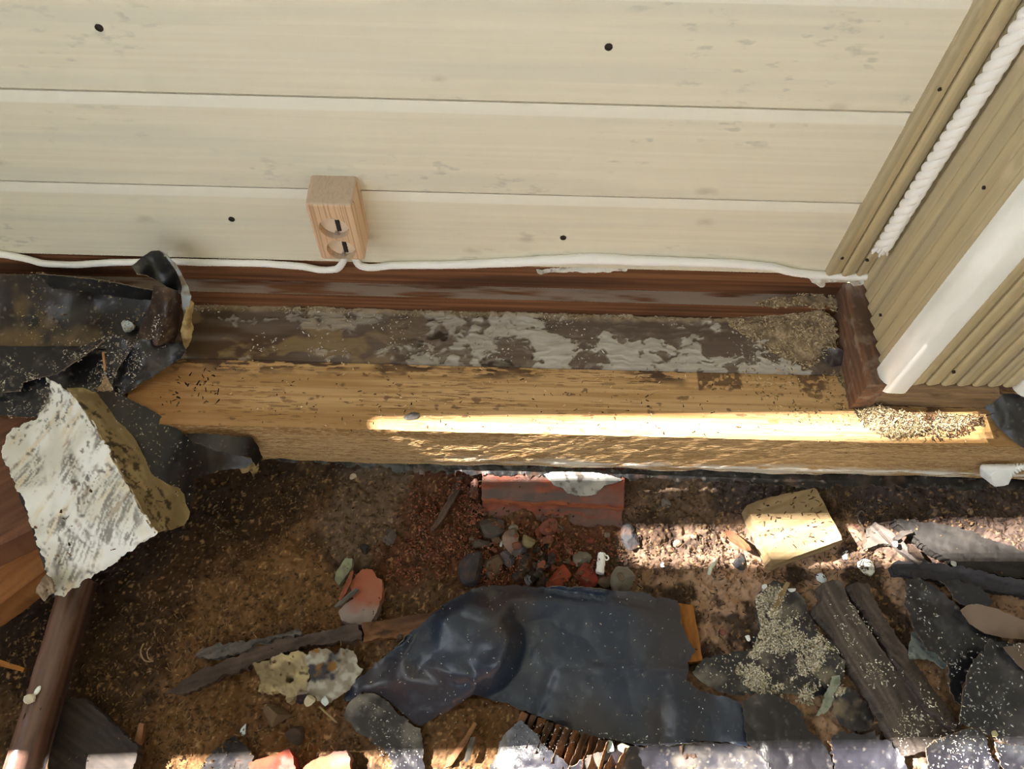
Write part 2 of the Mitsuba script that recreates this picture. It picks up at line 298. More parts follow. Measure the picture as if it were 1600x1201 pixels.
# ================================================================== the room
X_PIER, Y_PIER, Z_SL = 0.518, -0.172, 0.272          # the slatted pier on the right: its two faces and the lower end of the slats
tag('wall_back', 'cream painted wall of wide horizontal wooden boards', kind='structure')
def board_profile(z0, z1): return [(0, z0), (0, z1 - .021), (.003, z1 - .0045), (.013, z1 - .0045), (.013, z1 + .007), (.02, z1 + .007), (.02, z0 + .0075), (.0133, z0 + .0075), (.0133, z0)]
ZB, BH = 0.292, 0.148
boards = []
for k in range(6):
    prof = board_profile(ZB + k * BH, ZB + (k + 1) * BH - .0006)
    if k == 0: prof = [(0, ZB)] + prof[1:6] + [(.02, ZB)]
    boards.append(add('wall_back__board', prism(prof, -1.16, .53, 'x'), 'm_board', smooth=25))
add('wall_back__upper_boarding', box(-1.16, 2.0, 0, .02, ZB + 6 * BH + .008, 2.45), 'm_room')
add('wall_back__side_boarding', box(.76, 2.0, 0, .02, 0, ZB + 6 * BH + .008), 'm_room')
for px, py, k in ((155, 43, 2), (951, 73, 2), (362, 342, 0), (880, 371, 0)):
    c = ay(px, py, 0); m = trimesh.creation.cylinder(.0042, .005, sections=18); rot(m, rx=90)
    rim = trimesh.creation.annulus(.0026, .0043, .0012, sections=18); rot(rim, rx=90); m.apply_translation((0, .0022, 0)); rim.apply_translation((0, -.0006, 0))
    m = cat_([m, rim]); m.apply_translation(c)
    key = add(boards[k] + '__screw', m, 'm_dark'); labels[key] = {'label': 'dark sunken screw'}
# slatted pier: strips on the back wall, its side face, its front face, white corner mouldings
def slat(cx, cy, w, h, ang, z0, z1, key):       # a bulging vertical slat; ang turns its outward side
    e = w * .47; pr = [(-e, -.006), (-e, h * .15), (-e + .0015, h * .45), (0, h * .8), (e - .005, h), (e - .002, h * .93), (e, h * .6), (e, -.006)]
    ca, sa = math.cos(ang), math.sin(ang)
    return add(key, prism([(cx + x * ca - y * sa, cy + x * sa + y * ca) for x, y in pr], z0, z1, 'z'), 'm_slat', smooth=40)
tag('wall_right', 'pier clad in narrow vertical olive-tan wooden slats', kind='structure')
tag('trim_1', 'strip of vertical tan slats closing the cream wall in the corner', kind='structure')
for i, (x0, x1) in enumerate(((.4545, .4775), (.4775, .4995), (.4995, .5165))):
    s = slat((x0 + x1) / 2, -.004, x1 - x0, .006, math.pi, .288, 1.15, 'trim_1__slat')
for k in range(7):
    w = .150 / 7; s = slat(X_PIER + .004, -.003 - (k + .5) * w, w, .0065, math.pi / 2, Z_SL + .012 * (1 - k / 7), 1.15, 'wall_right__slat')
for k in range(7):
    w = .0215; s = slat(.5545 + (k + .5) * w, Y_PIER + .004, w, .006, math.pi, Z_SL - .004, 1.15, 'wall_right__slat')
add('wall_right__core', box(.5245, .76, Y_PIER + .009, 0, .245, 1.15), 'm_jamb')
add('wall_right__upper_core', box(.5, .76, Y_PIER + .009, 0, 1.15, 2.4), 'm_room')
def corner_trim(key, x0, y0, w, d, z0):
    r = .02; a = np.linspace(math.pi, 1.5 * math.pi, 9)
    pr = [(x0, y0 + d), (x0, y0 + r + .012)] + [(x0 + r + r * math.cos(t), y0 + r + r * math.sin(t)) for t in a] + [(x0 + w - .008, y0), (x0 + w - .003, y0 + .001), (x0 + w, y0 + .004), (x0 + w, y0 + d)]
    return add(key, prism(pr, z0, 1.15, 'z'), 'm_paint', smooth=30)
corner_trim('trim_2', .5115, -.1800, .0435, .030, .254); tag('trim_2', 'white painted corner moulding of the slatted pier, the full one', kind='structure')
corner_trim('trim_3', .705, -.1835, .05, .04, .256); tag('trim_3', 'white painted moulding at the right edge of the photo', kind='structure')
# rail, ledge and lower rail under the cream wall
tag('wall_base', 'red-brown stepped timber under the cream wall boards', kind='structure')
add('wall_base__upper_rail', box(-1.16, .50, .003, .045, .238, .2915), 'm_rail')
add('wall_base__ledge_rail', cat_([box(-1.16, .50, -.021, .045, .196, .2375)]), 'm_rail')
def rough_plank(key, x0, x1, y0, y1, z0, z1, mat, res=.004, wob=.003, **k):
    m = gridbox(x1 - x0, y1 - y0, z1 - z0, res); m.apply_translation(((x0 + x1) / 2, (y0 + y1) / 2, (z0 + z1) / 2)); v = m.vertices
    m.vertices = v + (np.stack([nfbm(v / .02, 3, s) for s in (1, 2, 3)], -1) - .5) * wob; stamp(np.array(m.vertices)); return add(key, m, mat, smooth=35)
rough_plank('side_sill', .495, .524, -.176, .003, .196, .271, 'm_jamb'); tag('side_sill', 'dark weathered brown timber under the side face of the slatted pier', 'timber')
def front_sill():
    m = gridbox(.171, .042, .058, .003); v = np.array(m.vertices); e = ss(.07, .0855, v[:, 0]); v[:, 2] -= e * .02 * (v[:, 2] > 0); v += (np.stack([nfbm(v / .02, 3, q) for q in (1, 2, 3)], -1) - .5) * .005; v += (.6097, -.151, .235)
    stamp(v); add('front_sill', trimesh.Trimesh(v, m.faces, process=False), 'm_oldwood', smooth=True, color=wood_vc(v, (1, 0, 0), (C3('8f7658'), C3('75604a'), C3('4a3826')), 5, 200, .5))
front_sill(); tag('front_sill', 'broken grey-brown plank under the front slats of the pier', 'timber')
# the sill beam
def beam():
    m = gridbox(2.00, .110, .128, .003, .003); v = np.array(m.vertices) + (.44, -.1745, .136)
    e = (nfbm(np.c_[v[:, 0] / .03, v[:, 1] / .02, v[:, 2] / .02], 3, 4) - .5)
    front = ss(-.20, -.229, v[:, 1])
    v[:, 1] -= e * .004 * front; v[:, 2] += .0015 * e
    low = front * ss(.1, .072, v[:, 2]); v[:, 1] += low * (.003 + .010 * (nfbm(np.c_[v[:, 0] / .06, v[:, 2] / .05, 0 * e], 3, 9)))
    edge = ss(-.222, -.2295, v[:, 1]) * ss(.194, .2, v[:, 2]); v[:, 2] -= edge * .0015
    stamp(v); return trimesh.Trimesh(v, m.faces, process=False)
add('sill_beam', beam(), 'm_beam', smooth=50); tag('sill_beam', 'long yellow-brown wooden sill beam with a sunlit front edge', 'beam')
# the grey plank with smeared mortar
def grey_plank():
    x0, x1, y0, y1 = -1.16, .498, -.1185, -.0215
    nx, ny = 1100, 66; X, Y = np.meshgrid(np.linspace(x0, x1, nx), np.linspace(y0, y1, ny), indexing='ij'); p = np.c_[X.ravel(), Y.ravel(), 0 * X.ravel()]
    wx = p + .02 * np.c_[nfbm(p / .03, 3, 1) - .5, nfbm(p / .03, 3, 2) - .5, 0 * p[:, 0]]
    g = nfbm(wx * (18, 26, 1), 4, 5); amt = .5 + .14 * np.exp(-((p[:, 0] - .06) / .12) ** 2) + .1 * np.exp(-((p[:, 0] - .16) / .1) ** 2) - .08 * ss(-.25, -.45, p[:, 0]) + .1 * ss(.2, .4, p[:, 0]) * ss(-.08, -.115, p[:, 1])
    fin = nfbm(wx * (70, 110, 1) + 3, 4, 31)
    mort = ss(.595, .64, g + amt - .5 + .55 * (fin - .5)); brush = nfbm(wx * (50, 300, 1) + 7, 3, 6); thin = ss(.42, .6, g + amt - .5 + .5 * (fin - .5)) * ss(.35, .6, brush)
    tan = ss(.47, .60, nfbm(wx * (14, 22, 1) + 40, 4, 8) + .3 * (fin - .5)) * ss(-.10, -.26, p[:, 0] + .06 * (g - .5))
    tr = ss(.56, .62, nfbm(wx * (34, 60, 1) + 90, 3, 9)) * ss(.08, .02, p[:, 0]) * ss(-.20, -.12, p[:, 0])
    edge = ss(-.034, -.024, p[:, 1] + .010 * (nfbm(p / .01, 3, 3) - .5))
    c = mixc(C3('564840'), C3('6a5c52'), nfbm(p * (9, 200, 1), 3, 4)); c = mixc(c, C3('4a3626'), ss(-.2, -.45, p[:, 0]) * ss(.35, .6, nfbm(p * (8, 30, 1), 3, 12)))
    c = mixc(c, C3('85704e'), tan * (.4 + .5 * brush)); c = mixc(c, C3('2c2018'), tr * .9); c = mixc(c, C3('837a70'), thin * .6 * ss(-.35, -.15, p[:, 0]))
    c = mixc(c, mixc(C3('9a938a'), C3('c6c2bb'), brush), mort * (.35 + .55 * ss(-.25, .05, p[:, 0]))); c = mixc(c, C3('9c8a70'), edge * .8)
    z = .2025 + .0008 * (brush - .5) + mort * (.0012 + .0016 * brush) + tan * .001 + edge * .004 * nfbm(p / .006, 2, 7) - tr * .0015
    v = np.c_[p[:, :2], z]; v[:, 1] += edge * .006 * (nfbm(np.c_[p[:, 0] / .02, 0 * z, 0 * z], 3, 5) - .4)
    i, j = np.meshgrid(np.arange(nx - 1), np.arange(ny - 1), indexing='ij'); q = (i * ny + j).ravel()
    f = np.vstack([np.c_[q, q + ny, q + ny + 1], np.c_[q, q + ny + 1, q + 1]])
    stamp(v); n = len(v); b = v.copy(); b[:, 2] = .14                      # a solid plank: sides and underside
    rim = np.r_[np.arange(0, n, ny), n - ny + np.arange(1, ny), np.arange(n - 1 - ny, 0, -ny), np.arange(ny - 2, 0, -1)]; r2 = np.roll(rim, -1)
    f = np.vstack([f, np.c_[rim, rim + n, r2 + n], np.c_[rim, r2 + n, r2], f[:, ::-1] + n])
    return (np.vstack([v, b]), f), np.vstack([c, c])
m, c = grey_plank(); add('grey_plank', m, 'm_oldwood', smooth=True, color=c); tag('grey_plank', 'grey-brown plank smeared with pale dried mortar behind the yellow beam', 'plank')
# ground
def ground():
    nx, ny = 1500, 420; X, Y = np.meshgrid(np.linspace(-1.15, 1.3, nx), np.linspace(-.79, -.03, ny), indexing='ij'); p = np.c_[X.ravel(), Y.ravel(), 0 * X.ravel()]
    z = ground_z(p); i, j = np.meshgrid(np.arange(nx - 1), np.arange(ny - 1), indexing='ij'); q = (i * ny + j).ravel()
    v = np.c_[p[:, :2], z]; stamp(v); return (v, np.vstack([np.c_[q, q + ny, q + ny + 1], np.c_[q, q + ny + 1, q + 1]])), ground_c(v)
def blob(p, px, py, r, s=1.0):                  # 1 near a spot of the ground, 0 away, with a ragged rim; r in metres
    c = az(px, py, .02); d = np.hypot(p[:, 0] - c[0], (p[:, 1] - c[1]) * s) / r
    return ss(1.15, .75, d + .9 * (_BN - .5))
def ground_z(p):
    n1 = f2(p, .22, 4, 1) - .5; n2 = f2(p, .035, 4, 2) - .5; n3 = f2(p, .008, 3, 3) - .5
    clod = ss(.5, .75, f2(p, .014, 3, 5))
    z = .018 + .035 * n1 + .022 * n2 + .010 * n3 + .005 * clod * ss(.4, .6, f2(p, .1, 2, 6))
    return z + .012 * ss(-.34, -.24, p[:, 1]) - .012 * ss(-.35, -.7, p[:, 0]) - .006 * ss(.3, .6, p[:, 0])
_BN = None
def ground_c(v):
    global _BN
    p = v * (1, 1, 0); _BN = f2(p, .042, 4, 77)
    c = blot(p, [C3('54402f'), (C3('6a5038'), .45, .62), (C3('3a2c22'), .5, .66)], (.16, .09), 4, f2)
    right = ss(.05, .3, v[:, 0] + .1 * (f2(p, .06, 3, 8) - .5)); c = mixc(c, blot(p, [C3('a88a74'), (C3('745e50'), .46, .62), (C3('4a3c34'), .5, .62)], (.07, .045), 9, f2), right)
    sand = np.clip(sum(blob(p, *a) for a in ((330, 900, .10), (430, 900, .09), (300, 1010, .06), (450, 1060, .08), (380, 1120, .13), (760, 1110, .07), (500, 960, .06))), 0, 1)
    c = mixc(c, C3('755435'), sand * .75)
    dark = np.clip(sum(blob(p, *a) for a in ((150, 780, .1), (200, 900, .13), (60, 1000, .1), (380, 800, .09), (190, 1010, .09), (560, 740, .05), (1020, 820, .04))), 0, 1)
    c = mixc(c, C3('2e2018'), dark * .75)
    mud = np.clip(sum(blob(p, *a) for a in ((600, 770, .07), (560, 830, .06), (1060, 770, .06), (1100, 780, .05))), 0, 1); c = mixc(c, C3('6a5848'), mud * .8)
    brick = np.clip(sum(blob(p, *a) for a in ((690, 760, .05), (700, 850, .06), (870, 845, .075), (920, 830, .04), (780, 900, .05), (640, 880, .05), (670, 800, .05))), 0, 1)
    c = mixc(c, C3('5c3626'), brick * .75)
    black = np.clip(sum(blob(p, *a) for a in ((1380, 770, .07), (1480, 790, .11), (1250, 775, .05), (1160, 775, .05), (1560, 780, .08), (1340, 780, .04))), 0, 1); c = mixc(c, C3('453a36'), black * .9)
    sp = f2(p, .0035, 2, 21); c = mixc(c, C3('24180f'), ss(.64, .76, sp) * .6); c = mixc(c, C3('b89468'), ss(.7, .8, f2(p, .004, 2, 25)) * .5)
    return c * (.68 + .4 * f2(p, .006, 3, 30))[:, None]
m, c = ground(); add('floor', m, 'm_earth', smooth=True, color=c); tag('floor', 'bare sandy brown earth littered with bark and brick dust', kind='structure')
# unseen rest of the room; slots and windows shaped to steer the light
add('ceiling', box(-1.3, 2.1, -3.2, .1, 2.40, 2.46), 'm_room'); tag('ceiling', 'plain ceiling', kind='structure')
XL = -1.18
SLOT1, SLOT2, WIN = (-.280, -.249), (-.402, -.351), (-3.1, -.670)
def wl(y0, y1, z0, z1): return box(XL - .05, XL, y0, y1, z0, z1)
add('wall_left', cat_([wl(-3.2, WIN[0], -.6, 2.4), wl(WIN[0], -1.0, -.6, 1.0), wl(-1.0, WIN[1], -.6, .62), wl(WIN[0], WIN[1], 2.36, 2.4), wl(WIN[1], SLOT2[0], -.6, 2.4), wl(SLOT2[0], SLOT2[1], -.6, 1.53), wl(SLOT2[1], SLOT1[0], -.6, 2.4),
                       wl(SLOT1[0], SLOT1[1], -.6, 1.29), wl(SLOT1[1], .1, -.6, 2.4)]), 'm_room')
tag('wall_left', 'left wall of the room with its window and slots shaped for the sun bands', kind='structure')
add('wall_front', cat_([box(-1.3, 2.1, -3.25, -3.2, -.6, .8), box(-1.3, 2.1, -3.25, -3.2, 2.3, 2.45), box(-1.3, -1.1, -3.25, -3.2, .8, 2.3), box(-.4, 2.1, -3.25, -3.2, .8, 2.3)]), 'm_room'); tag('wall_front', 'wall behind the viewer with a window sized to steer the light', kind='structure')
add('wall_far', box(2.0, 2.1, -3.2, .1, -.1, 2.45), 'm_room'); tag('wall_far', 'right-hand wall of the room', kind='structure')
add('wooden_floor', box(-1.18, 2.0, -3.2, -.80, .10, .16), 'm_floorwood'); tag('wooden_floor', 'remaining wooden floor', kind='structure')
add('floor__outer_earth', box(1.26, 2.0, -.80, 0, -.3, .022), 'm_farearth')
add('garden', box(-60, 60, -60, 60, -.6, -.5), 'm_out'); tag('garden', 'ground outside', kind='structure')
for px, py, base, where in ((1468, 139, 'trim_1__slat', 'y'), (1316, 403, 'trim_1__slat', 'y'), (1355, 406, 'trim_1__slat_002', 'y'), (1376, 492, 'wall_right__slat_003', 'x'), (1538, 293, 'wall_right__slat_004', 'x'), (1490, 581, 'wall_right__slat_010', 'f')):
    d = ray(px, py); c = ay(px, py, -.0092 if where == 'y' else -.1735) if where != 'x' else EYE + d * ((.5175 - EYE[0]) / d[0])
    m = trimesh.creation.cylinder(.0022, .003, sections=10); rot(m, rx=90) if where != 'x' else rot(m, ry=90); m.apply_translation(c); add(base + '__nail', m, 'm_dark')
# ================================================================== fittings on the wall
import manifold3d as m3
def man(m): return m3.Manifold(m3.Mesh(np.asarray(m.vertices, np.float32), np.asarray(m.faces, np.uint32)))
def unman(m): o = m.to_mesh(); return trimesh.Trimesh(o.vert_properties[:, :3], o.tri_verts, process=False)
def rounded(lx, ly, lz, r, n=16):
    s = m3.Manifold.sphere(r, n); a = [s.translate((sx * (lx / 2 - r), sy * (ly / 2 - r), sz * (lz / 2 - r))) for sx in (-1, 1) for sy in (-1, 1) for sz in (-1, 1)]
    return m3.Manifold.batch_hull(a)
def outlet():
    t = fresh('wall_outlet'); tag(t, 'double power outlet in a pale wooden block on the cream wall', 'outlet')
    x0, x1, y1, z0, z1 = -.2675, -.2065, -.0505, .3555, .4635; cx, cz = (x0 + x1) / 2, (z0 + z1) / 2
    b = rounded(x1 - x0, -y1 + .02, z1 - z0, .0045).translate((cx, (y1 + .02) / 2 , cz)); b = b ^ m3.Manifold.cube((1, .06, 1)).translate((-.9, -.0598, 0))
    holes = [(cx - .001, .4195), (cx + .001, .377)]
    for hx, hz in holes: b = b - m3.Manifold.cylinder(.0175, .0195, .0195, 48).rotate((90, 0, 0)).translate((hx, y1 + .0105, hz))
    add(t + '__body', unman(b), 'm_socket', smooth=30)
    for hx, hz in holes:
        w = unman(m3.Manifold.cylinder(.002, .0192, .0192, 48).rotate((90, 0, 0)).translate((hx, y1 + .0115, hz))); k = add(t + '__well', w, 'm_well', smooth=30); labels[k] = {'label': 'pale round socket floor'}
        s = unman(rounded(.0062, .003, .021, .0015).translate((hx + .0035, y1 + .0095, hz - .004)))
        kk = add(k + '__slot', s, 'm_dark'); labels[kk] = {'label': 'dark opening'}
        for dz in (.0155, -.0155): kk = add(k + '__earth_clip', unman(rounded(.0045, .009, .0025, .0008).translate((hx, y1 + .008, hz + dz))), 'm_metal')
outlet()
def cable(path_px, r, key, label, y=-.006, n=160, sq=1.0):
    pts = np.array([ay(px, py, y + (dy[0] if dy else 0)) for px, py, *dy in path_px]); q = spline(pts, n)
    q[:, 2] += (nfbm(np.c_[q[:, 0] / .05, q[:, 0] * 0, q[:, 0] * 0], 3, 5) - .5) * .003
    add(key, tube(q, r * (1 + .12 * (nfbm(q / .02, 2, 3) - .5)), 14, squash=sq, ups=(0, 1, 0)), 'm_cable', smooth=True); tag(key, label, 'cable', None)
cable([(-40, 394), (0, 397), (40, 404), (70, 411), (110, 413), (150, 411), (220, 409), (330, 410), (400, 411), (470, 416), (505, 422), (524, 421), (534, 413), (538, 404), (540, 396, -.02)], .0052, 'white_cable', 'white cable running left along the wall base from the outlet')
cable([(556, 394, -.02), (556, 405), (561, 414), (576, 418), (620, 414), (700, 414), (800, 410), (870, 406), (930, 404), (985, 407), (1050, 409), (1130, 412), (1200, 417), (1250, 427), (1290, 431), (1362, 430)], np.interp(np.linspace(0, 1, 160), [0, .2, .5, .8, 1], [.0052, .0058, .0078, .006, .0062]), 'white_cable_001', 'white cable running right along the wall base to the slatted pier')
def lump(key, c, size, seed, mat, col, label=None, cat=None, group=None, rz=0, rx=0, sub=3, cuts=6, rough=.15, vary=.4, dusty=0):
    m = rock(seed, size, sub, cuts, rough); rot(m, rz, rx); m.apply_translation(c); v = np.array(m.vertices)
    cc = np.asarray(col) * (1 - vary / 2 + vary * nfbm(v / .006, 3, seed))[:, None]; stamp(v)
    if dusty: cc = mixc(cc, C3('5c4030'), dusty * ss(.45, .65, nfbm(v / .010, 4, seed + 3)))
    k = add(key, m, mat, smooth=True if cuts < 5 else False, color=cc)
    if label: tag(k, label, cat, group)
    return k
def bit(key, poly, ctrl, thick, mat, colfn, seed, label=None, cat=None, group=None, part=False, straight=False, res=3.0, torn=1.5, rim=None, **kw):
    v, f, n = sheet(poly, ctrl, res=res, thick=thick, torn=torn, seed=seed, straight=straight, **kw); stamp(v[:n])
    c = colfn(v)
    if rim is not None: c[2 * n:] = C3(rim) * (.7 + .6 * nfbm(v[2 * n:] / .003, 2, seed))[:, None]
    k = add(key, (v, f), mat, smooth=True, color=np.clip(c, .001, .95))
    if label and part: labels[k] = {'label': label}
    elif label: tag(k, label, cat, group)
    return k
# the strip of caulk under the cables and the crumbs of filler hanging from it
white_c = lambda v: blot(v, [C3('d8d6d0'), (C3('b5ada0'), .5, .65), (C3('8d8378'), .62, .72)], (.012, .006), 3)
bit('filler_strip', [(838, 421), (905, 417), (982, 419), (980, 424), (930, 425), (900, 424), (840, 427)], [(840, 424, 'y', -.001), (980, 421, 'y', -.001)], .006, 'm_stone', white_c, 5, 'torn whitish strip of filler under the cable on the brown rail', 'filler')
bit('filler_lump', [(1268, 432), (1290, 437), (1340, 439), (1352, 436), (1350, 443), (1338, 446), (1330, 440), (1290, 440), (1288, 448), (1280, 446), (1272, 440)], [(1268, 432, 'y', -.006), (1352, 436, 'y', -.006)], .008, 'm_stone', white_c, 6, 'lumpy white filler under the cable end beside the pier', 'filler', res=2)
# the rope
def rope():
    t = fresh('white_rope'); tag(t, 'twisted white rope hanging in the corner before the slatted pier', 'rope')
    base = ay(1384, 380, -.02); x, y, z0 = base[0], base[1], base[2]; Z = np.arange(z0 - .006, 1.15, .0016)
    for k in range(3):
        a = 2 * math.pi * (k / 3) + Z / .047 * 2 * math.pi; sway = .002 * np.sin(Z * 9)
        add(t + '__strand', tube(np.c_[x + sway + .0055 * np.cos(a), y + .0055 * np.sin(a), Z], .0058, 10, ups=(1, 0, 0)), 'm_rope', smooth=True)
    r = np.random.default_rng(4); ms = []
    for k in range(26):
        a = r.random() * 6.28; l = r.uniform(.008, .02); s = np.linspace(0, 1, 6)[:, None]; o = np.array([math.cos(a), math.sin(a), 0])
        ms.append(tube(np.array([x, y, z0 - .002]) + o * .007 * r.random() + s * np.array([0, 0, -l]) + o * s ** 2 * r.uniform(0, .009), .0014, 5))
    k = add(t + '__frayed_end', cat_(ms), 'm_rope', smooth=True); labels[k] = {'label': 'frayed end', 'kind': 'stuff'}
rope()
# white plug on the beam's front at the right
def plug():
    t = fresh('white_plug'); tag(t, 'white plastic plug with a cord lying against the beam front', 'plug')
    P = lambda px, py, y: ay(px, py, y)
    body = m3.Manifold.batch_hull([m3.Manifold.sphere(.006, 16).translate(tuple(P(px, py, z))) for px, py, z in ((1538, 740, -.242), (1538, 731, -.242), (1556, 754, -.25), (1570, 752, -.25), (1578, 736, -.242), (1580, 731, -.242))]).refine(2)
    add(t + '__body', unman(body), 'm_plastic', smooth=35)
    a, b = P(1581, 733, -.242), P(1600, 728, -.242)
    for k in range(5):
        c = a + (b - a) * (-.25 + .26 * k); add(t + '__rib', tube([c, c + (b - a) * .13], .0098 - .0011 * k, 16), 'm_plastic', smooth=30)
    q = P(1557, 742, -.2505); disc = trimesh.creation.cylinder(.0085, .004, sections=28); rot(disc, rx=62); disc.apply_translation(q); add(t + '__face', disc, 'm_plastic', smooth=30)
    add(t + '__cord', tube(spline([a, b, P(1640, 722, -.24), P(1700, 735, -.24)], 24), .0034, 10), 'm_plastic', smooth=True)
plug()
# ================================================================== timber, bricks and stones in the pit
def lie(poly, dz=.002, step=40, zg=.03, lifts=(), rad=.012, drop=0.0):
    """Height points that let a sheet lie on what is already there; lifts: (px, py, extra height, reach in px)."""
    p = np.asarray(poly, float); P = Polygon(p).buffer(0); o = outline(p, step, 0, 0)
    x0, y0, x1, y1 = P.bounds; g = np.stack(np.meshgrid(np.arange(x0, x1, step), np.arange(y0, y1, step), indexing='ij'), -1).reshape(-1, 2)
    g = g[shapely.contains_xy(P.buffer(-step * .4), g[:, 0], g[:, 1])]; q = np.vstack([o, g]); w = az(q[:, 0], q[:, 1], zg); out = []
    for (px, py), c in zip(q, w):
        for _ in range(2):
            i, j = int((c[0] - GX0) / GR), int((c[1] - GY0) / GR); k = max(1, int(rad / GR))
            b = HM[max(0, i - k):i + k + 1, max(0, j - k):j + k + 1]; b = b[b > -.5]; z = np.percentile(b, 92) if b.size else zg
            z += dz + sum(h * math.exp(-((px - lx) ** 2 + (py - ly) ** 2) / r ** 2) for lx, ly, h, r in lifts); c = az(px, py, z)
        out.append((px, py, z))
    return out
def slab(key, poly, thick, pal, axis, seed, label=None, cat=None, group=None, z=None, dark=.5, wob=.0025, torn=1.5, res=3.0, zg=.03, mat='m_oldwood', rows=4, lifts=(), dz=None, gs=260., part=False, tilt=None, ctrl=None):
    ctrl = ctrl or ([(*poly[0], z)] if z is not None else lie(poly, (thick if dz is None else dz), 50, zg, lifts))
    d = az(*axis[1], .03) - az(*axis[0], .03)
    return bit(key, poly, ctrl, thick, mat, lambda v: wood_vc(v, d, pal, seed, gs, dark), seed, label, cat, group, part, straight=True, res=res, torn=torn, rows=rows, wob=wob, smoothing=.0 if z is not None else .3)
W_DARK = (C3('5b4a40'), C3('42342c'), C3('1f1814')); W_BROWN = (C3('8a6244'), C3('6a472e'), C3('2e1e14')); W_GREY = (C3('65605a'), C3('4a4641'), C3('252322'))
W_PALE = (C3('968262'), C3('806b4c'), C3('584632')); W_ORANGE = (C3('9c672f'), C3('825022'), C3('4e2e15')); W_CHAR = (C3('655c56'), C3('4a423e'), C3('221e1c'))
W_JOIST = (C3('7a543e'), C3('644232'), C3('3c281e'))
# left: joist, board, moulding
slab('floor_joist', [(-60, 632), (100, 640), (150, 690), (130, 770), (62, 822), (0, 852), (-60, 880)], .11, W_JOIST, ((0, 850), (62, 815)), 3, 'red-brown joist top under the white-painted sheet at the left', 'joist', z=.168, dark=.35, wob=.001, torn=.4)
slab('orange_board', [(-60, 876), (0, 848), (64, 812), (110, 850), (72, 890), (0, 944), (-60, 985)], .05, (C3('9a6a3e'), C3('80502c'), C3('52321c')), ((0, 944), (72, 888)), 5, 'orange-brown board below the joist at the left edge', 'board', z=.118, dark=.3, wob=.001, torn=.3)
def moulding():
    a, b = az(122, 905, .075), az(22, 1240, .075); d = b - a; L = np.linalg.norm(d); d /= L; s = np.cross(d, [0, 0, 1]); s /= np.linalg.norm(s)
    ang = np.linspace(0, math.pi, 17); prof = np.c_[-.0195 * np.cos(ang), .022 * np.sin(ang) ** .8]; prof = np.vstack([[-.0195, -.02], prof, [.0195, -.02]])
    n = 150; t = np.linspace(0, L, n); V = (a + t[:, None, None] * d + prof[None, :, :1] * s + prof[None, :, 1:] * [0, 0, 1]).reshape(-1, 3); k = len(prof)
    V += (np.stack([nfbm(V / .03, 3, q) for q in (1, 2, 3)], -1) - .5) * .002
    I, J = np.meshgrid(np.arange(n - 1), np.arange(k), indexing='ij'); q = (I * k + J).ravel(); q1 = (I * k + (J + 1) % k).ravel()
    f = np.vstack([np.c_[q, q + k, q1 + k], np.c_[q, q1 + k, q1]]); V = np.vstack([V, a, b]); c = np.arange(k); f = np.vstack([f, np.c_[c * 0 + n * k, c, (c + 1) % k], np.c_[c * 0 + n * k + 1, (n - 1) * k + (c + 1) % k, (n - 1) * k + c]])
    m = trimesh.Trimesh(V, f, process=False)
    if m.volume < 0: m.invert()
    stamp(V); add('round_moulding', m, 'm_gloss', smooth=True, color=wood_vc(V, d, (C3('6a5048'), C3('563c32'), C3('34231d')), 9, 200, .4)); tag('round_moulding', 'rounded grey-brown wooden moulding slanting down the left side', 'moulding')
moulding()
lump('plaster_crumb', az(46, 1092, .104), (.016, .013, .011), 3, 'm_stone', C3('c9c2b0'), 'larger cream plaster crumb on the rounded moulding', 'crumb', sub=3)
_k = add('plaster_crumb_001', rot(rock(4, (.006, .013, .005), 2, 5, .1), -20).apply_translation(az(58, 1079, .101)), 'm_plastic'); tag(_k, 'small slim white crumb above the larger one on the moulding', 'crumb')
slab('pale_splinter', [(-30, 1022), (0, 1030), (38, 1043), (36, 1049), (0, 1040), (-30, 1032)], .006, W_ORANGE, ((0, 1030), (38, 1045)), 8, 'pale orange splinter poking in at the left edge', 'splinter', z=.075, wob=.001, torn=.3)
# the fallen ribbed brick under the beam
def brick():
    t = fresh('brick'); tag(t, 'large ribbed red brick half under the sill beam', 'brick')
    m = gridbox(.222, .085, .066, .003); v = np.array(m.vertices)
    fr = ss(-.02, -.0425, v[:, 1]); v[:, 1] -= .03 * fr * ss(.03, -.033, v[:, 2]); v[:, 1] += fr * .004 * np.sin(v[:, 2] * 190 + .6)
    ed = ss(-.030, -.0425, v[:, 1]) * ss(.024, .033, v[:, 2]); v[:, 2] -= .006 * ed
    v += (np.stack([nfbm(v / .014, 4, q) for q in (1, 2, 3)], -1) - .5) * .006; v[:, 0] += .004 * (nfbm(np.c_[v[:, 1:] / .03, 0 * v[:, 0]], 3, 6) - .5)
    m = trimesh.Trimesh(v, m.faces, process=False); rot(m, -1.0); m.apply_translation((.070, -.226, .030)); v = np.array(m.vertices); stamp(v); add(t + '__body', m, 'm_brick', smooth=40)
    k = bit(t + '__mortar', [(850, 741), (875, 736), (915, 737), (950, 741), (972, 748), (958, 756), (945, 758), (932, 770), (925, 773), (905, 775), (888, 770), (880, 762), (868, 758)], [(850, 738, .0685), (972, 748, .0685), (905, 768, .0665), (930, 772, .063)], .005, 'm_stone', lambda v: blot(v, [C3('a3a39e'), (C3('8a8a88'), .45, .6), (C3('5c5650'), .6, .7)], (.02, .01), 4), 7, 'grey mortar patch', part=True, res=2, crumple=.002, cs=.015)
brick()
red = lambda v, s=1: blot(v, [C3('8e4028'), (C3('743020'), .45, .6), (C3('6b5850'), .58, .72)], (.02, .012), s)
_b = [(390, 1192), (420, 1182), (452, 1170), (459, 1180), (462, 1240), (385, 1240)]
